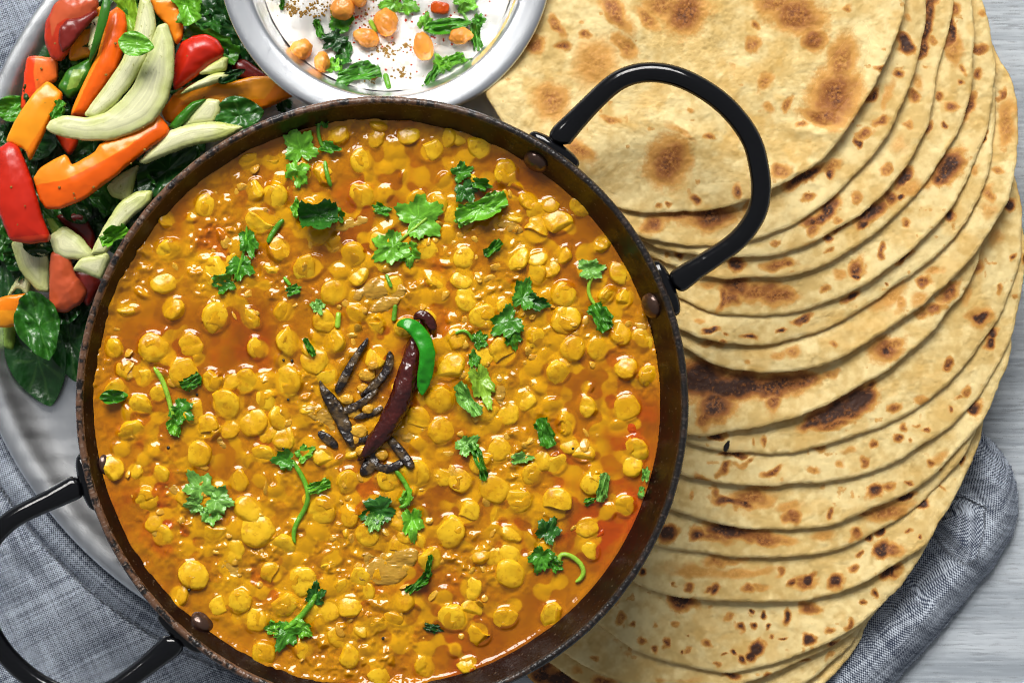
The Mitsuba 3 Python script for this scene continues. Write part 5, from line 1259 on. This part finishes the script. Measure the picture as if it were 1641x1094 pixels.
slab('tomato_slice', 'red tomato piece right of the tomato flesh wedge', 'tomato', [(113, 432), (151, 432), (163, 455), (140, 492), (127, 478)], 18, 4, rough=0.6, seed=11)
onion('pale onion petal against the pan rim right of the tomato flesh', [(114, 433), (129, 414), (172, 404), (176, 415), (161, 448), (138, 439)], 28, seed=12, dome=0.8, tilt=(0, 0.15))
onion('onion wedge below the red pepper strip', [(16, 385), (76, 385), (78, 440), (78, 468), (58, 466), (29, 431)], 18, seed=13, dome=1.2)
onion('thin onion loop at the left edge below the wedge', [(10, 478), (23, 447), (39, 439), (50, 452), (44, 476), (28, 462)], 14, seed=14, dome=1)
onion('onion chunk right of the red pepper strip', [(77, 378), (103, 360), (129, 380), (152, 407), (143, 418), (106, 415), (86, 408)], 24, seed=15, dome=1.8)
slab('leaf_stalk', 'pale green stalk end at the left edge below the yellow pepper', 'stalk', [(4, 515), (26, 515), (21, 562), (5, 556)], 10, 5, True, dome=1.5, seed=16)
slab('yellow_pepper', 'yellow orange pepper piece at the left edge', 'pepper', [(-12, 482), (10, 474), (57, 469), (49, 495), (32, 517), (10, 525), (-12, 522)], 19, 2, [(-12, 498), (48, 498), (32, 530), (-12, 530)], seed=17, tilt=(0, 0.2))
green('shiny veined dark leaf hanging beside the yellow pepper at the left', 65, 522, 66, 110, -75, 4, 21, curl=0.10, ripple=0.004)
slab('green_chilli', 'green chilli piece below the orange pepper strip', 'chilli', [(64, 332), (86, 348), (107, 367), (84, 378), (76, 359)], 22, 5, [(70, 352), (84, 350), (100, 372), (80, 382)], seed=18, dome=1)
# upper pieces
slab('tomato_slice', 'curled tomato slice with wet skin at the top left', 'tomato', [(69, 61), (71, 35), (87, 6), (103, -6), (157, -6), (158, 10), (142, 31), (127, 44), (115, 62), (107, 84), (94, 97), (78, 92)], 28, 3, [(92, 0), (160, -8), (160, 16), (120, 34), (108, 30), (92, 40), (84, 60), (80, 30)], dome=3.0, rough=0.7, seed=19, tilt=(0.1, 0.1))
slab('tomato_slice', 'dark hollow of the curled tomato slice at the top left', 'tomato', [(95, 44), (108, 30), (130, 27), (152, 16), (156, 22), (132, 50), (111, 76), (99, 84), (92, 66)], 30.6, 4, dome=0.8, thick=1.2, rough=0.6, seed=20)
slab('orange_pepper', 'bright orange pepper strip running upright at the upper left', 'pepper', [(174, 22), (187, 10), (199, 20), (204, 42), (200, 80), (188, 116), (162, 152), (138, 187), (112, 187), (117, 171), (138, 129), (158, 90), (167, 55)], 28, 0, [(112, 190), (117, 168), (138, 127), (157, 90), (168, 50), (172, 52), (164, 92), (146, 128), (124, 172)], dome=2.8, seed=21, rough=0.3, bend=3)
salad('green_chilli', 'long thin dark green stalk leaning over the upright orange pepper', 'stalk', [(172, -4, 35), (164, 35, 36), (152, 75, 34), (144, 100, 30)], [15, 13, 10, 6], 10, 5, seed=22, square=2.4, rough=0.04)
slab('green_chilli', 'green chilli with wet seeds left of the upright orange pepper', 'chilli', [(92, 140), (106, 113), (132, 98), (148, 92), (144, 122), (130, 144), (109, 160)], 24, 5, [(118, 112), (138, 112), (124, 140), (108, 145)], dome=2, rough=0.9, seed=23)
slab('orange_pepper', 'orange pepper strip with wet ribs at the top centre of the salad', 'pepper', [(238, -4), (284, -6), (294, 26), (292, 60), (281, 72), (268, 42), (250, 22)], 27, 0, True, dome=1.6, rough=0.8, seed=24)
slab('tomato_slice', 'glossy red tomato wedge right of the onion crescent', 'tomato', [(281, 90), (289, 68), (309, 57), (331, 55), (348, 63), (358, 80), (356, 91), (335, 104), (309, 126), (278, 146), (276, 113)], 27, 1, [(280, 142), (309, 124), (335, 101), (352, 90), (358, 96), (320, 130), (284, 150)], dome=5.0, rough=0.2, seed=25)
onion('small onion wedge under the tomato wedge', [(317, 119), (335, 103), (357, 91), (366, 92), (362, 113), (341, 118)], 27, seed=26, dome=1)
onion('slim onion blade pointing right below the tomato wedge', [(286, 152), (300, 140), (319, 128), (347, 116), (377, 116), (357, 130), (322, 140)], 28, seed=27, dome=1)
slab('green_chilli', 'thin green peel beside the onion stub right of the crescent', 'chilli', [(268, 205), (280, 189), (306, 163), (333, 157), (309, 181), (284, 208)], 30, 5, seed=28, dome=1)
onion('onion stub leaning on the green peel', [(286, 208), (309, 180), (331, 158), (353, 160), (353, 180), (342, 198), (309, 201)], 29, seed=29, tilt=(0, 0.1))
onion('curved onion strip arching towards the pan rim', [(220, 260), (245, 235), (270, 209), (306, 198), (347, 194), (393, 203), (370, 217), (347, 226), (306, 233), (264, 249), (232, 263)], 31, seed=30, dome=1.4)
slab('orange_pepper', 'large bright orange pepper strip across the middle of the salad', 'pepper', [(52, 286), (64, 270), (84, 257), (106, 247), (116, 266), (154, 244), (161, 230), (193, 221), (225, 205), (254, 182), (271, 206), (268, 217), (225, 249), (180, 287), (135, 320), (97, 335), (74, 335), (62, 320), (58, 302)], 32, 0, [(48, 298), (106, 289), (154, 266), (206, 237), (258, 195), (254, 176), (150, 222), (100, 238), (42, 280)], dome=2.6, rough=0.25, seed=31, bend=2)
slab('orange_pepper', 'light orange pepper strip at the left rim of the tray', 'pepper', [(58, 146), (76, 129), (99, 148), (98, 162), (81, 192), (66, 224), (47, 258), (40, 240), (8, 228), (19, 206), (35, 177)], 28, 2, [(40, 140), (76, 122), (96, 152), (70, 203), (42, 244), (0, 240)], dome=1.2, seed=33, rough=0.2, bend=2)
slab('red_pepper', 'deep red pepper strip at the left edge of the photo', 'pepper', [(-8, 240), (13, 226), (29, 234), (42, 264), (53, 290), (61, 322), (69, 350), (80, 379), (76, 388), (48, 391), (16, 386), (3, 350), (-8, 320)], 30, 1, [(10, 384), (40, 380), (78, 376), (82, 396), (10, 396)], dome=3.0, seed=34, rough=0.15, bend=2)
onion('inner onion layer nested in the big onion crescent', [(133, 185), (145, 167), (167, 138), (193, 100), (209, 64), (216, 42), (224, -6), (242, 2), (250, 39), (246, 64), (227, 106), (208, 138), (185, 165), (153, 192)], 34, seed=35, dome=1.3)
onion('big pale onion crescent on top of the salad', [(72, 206), (79, 193), (103, 184), (138, 189), (168, 181), (194, 160), (213, 137), (226, 107), (236, 87), (251, 41), (267, 36), (279, 71), (278, 119), (268, 161), (246, 194), (219, 210), (180, 224), (145, 226), (106, 221), (80, 213)], 35.5, seed=36, dome=1.3, thick=2.4)
green('bright green leaf tip lying on the big onion crescent', 219, 72, 38, 56, -10, 0, 43, curl=0.10, ripple=0.001)
green('green leaf scrap on the onion strip by the left pan rim', 186, 378, 22, 46, 30, 0, 33, kind='strip', curl=0.3)
green('small green leaf pinched under the left orange pepper strip', 94, 178, 18, 34, 70, 1, 30, kind='strip')
rg = np.random.default_rng(77)
parts = []
for (a, b, z) in [(66, 110, 22), (60, 128, 22), (88, 70, 31), (210, 262, 35), (150, 300, 35), (120, 318, 35), (95, 300, 35), (18, 300, 34), (40, 330, 34), (170, 120, 33), (185, 70, 33), (150, 165, 31), (232, 240, 35), (60, 190, 30), (72, 165, 30), (300, 90, 33), (45, 205, 30), (28, 360, 33), (118, 310, 35), (230, 205, 38)]:
    q = P(a, b, z / 1000)
    s_ = rg.uniform(1.2, 2.6) * SR
    v, f = blob(s_, s_, s_ * 0.7, int(rg.integers(99)), 0.3, 1.5, 1)
    parts.append(trimesh.Trimesh(v + q, f, process=False))
obj('seasoning_crumb', trimesh.util.concatenate(parts), 'brown_powder', smooth=True, label='tiny pale crumbs of seasoning sticking to the salad', cat='seasoning', kind='stuff')
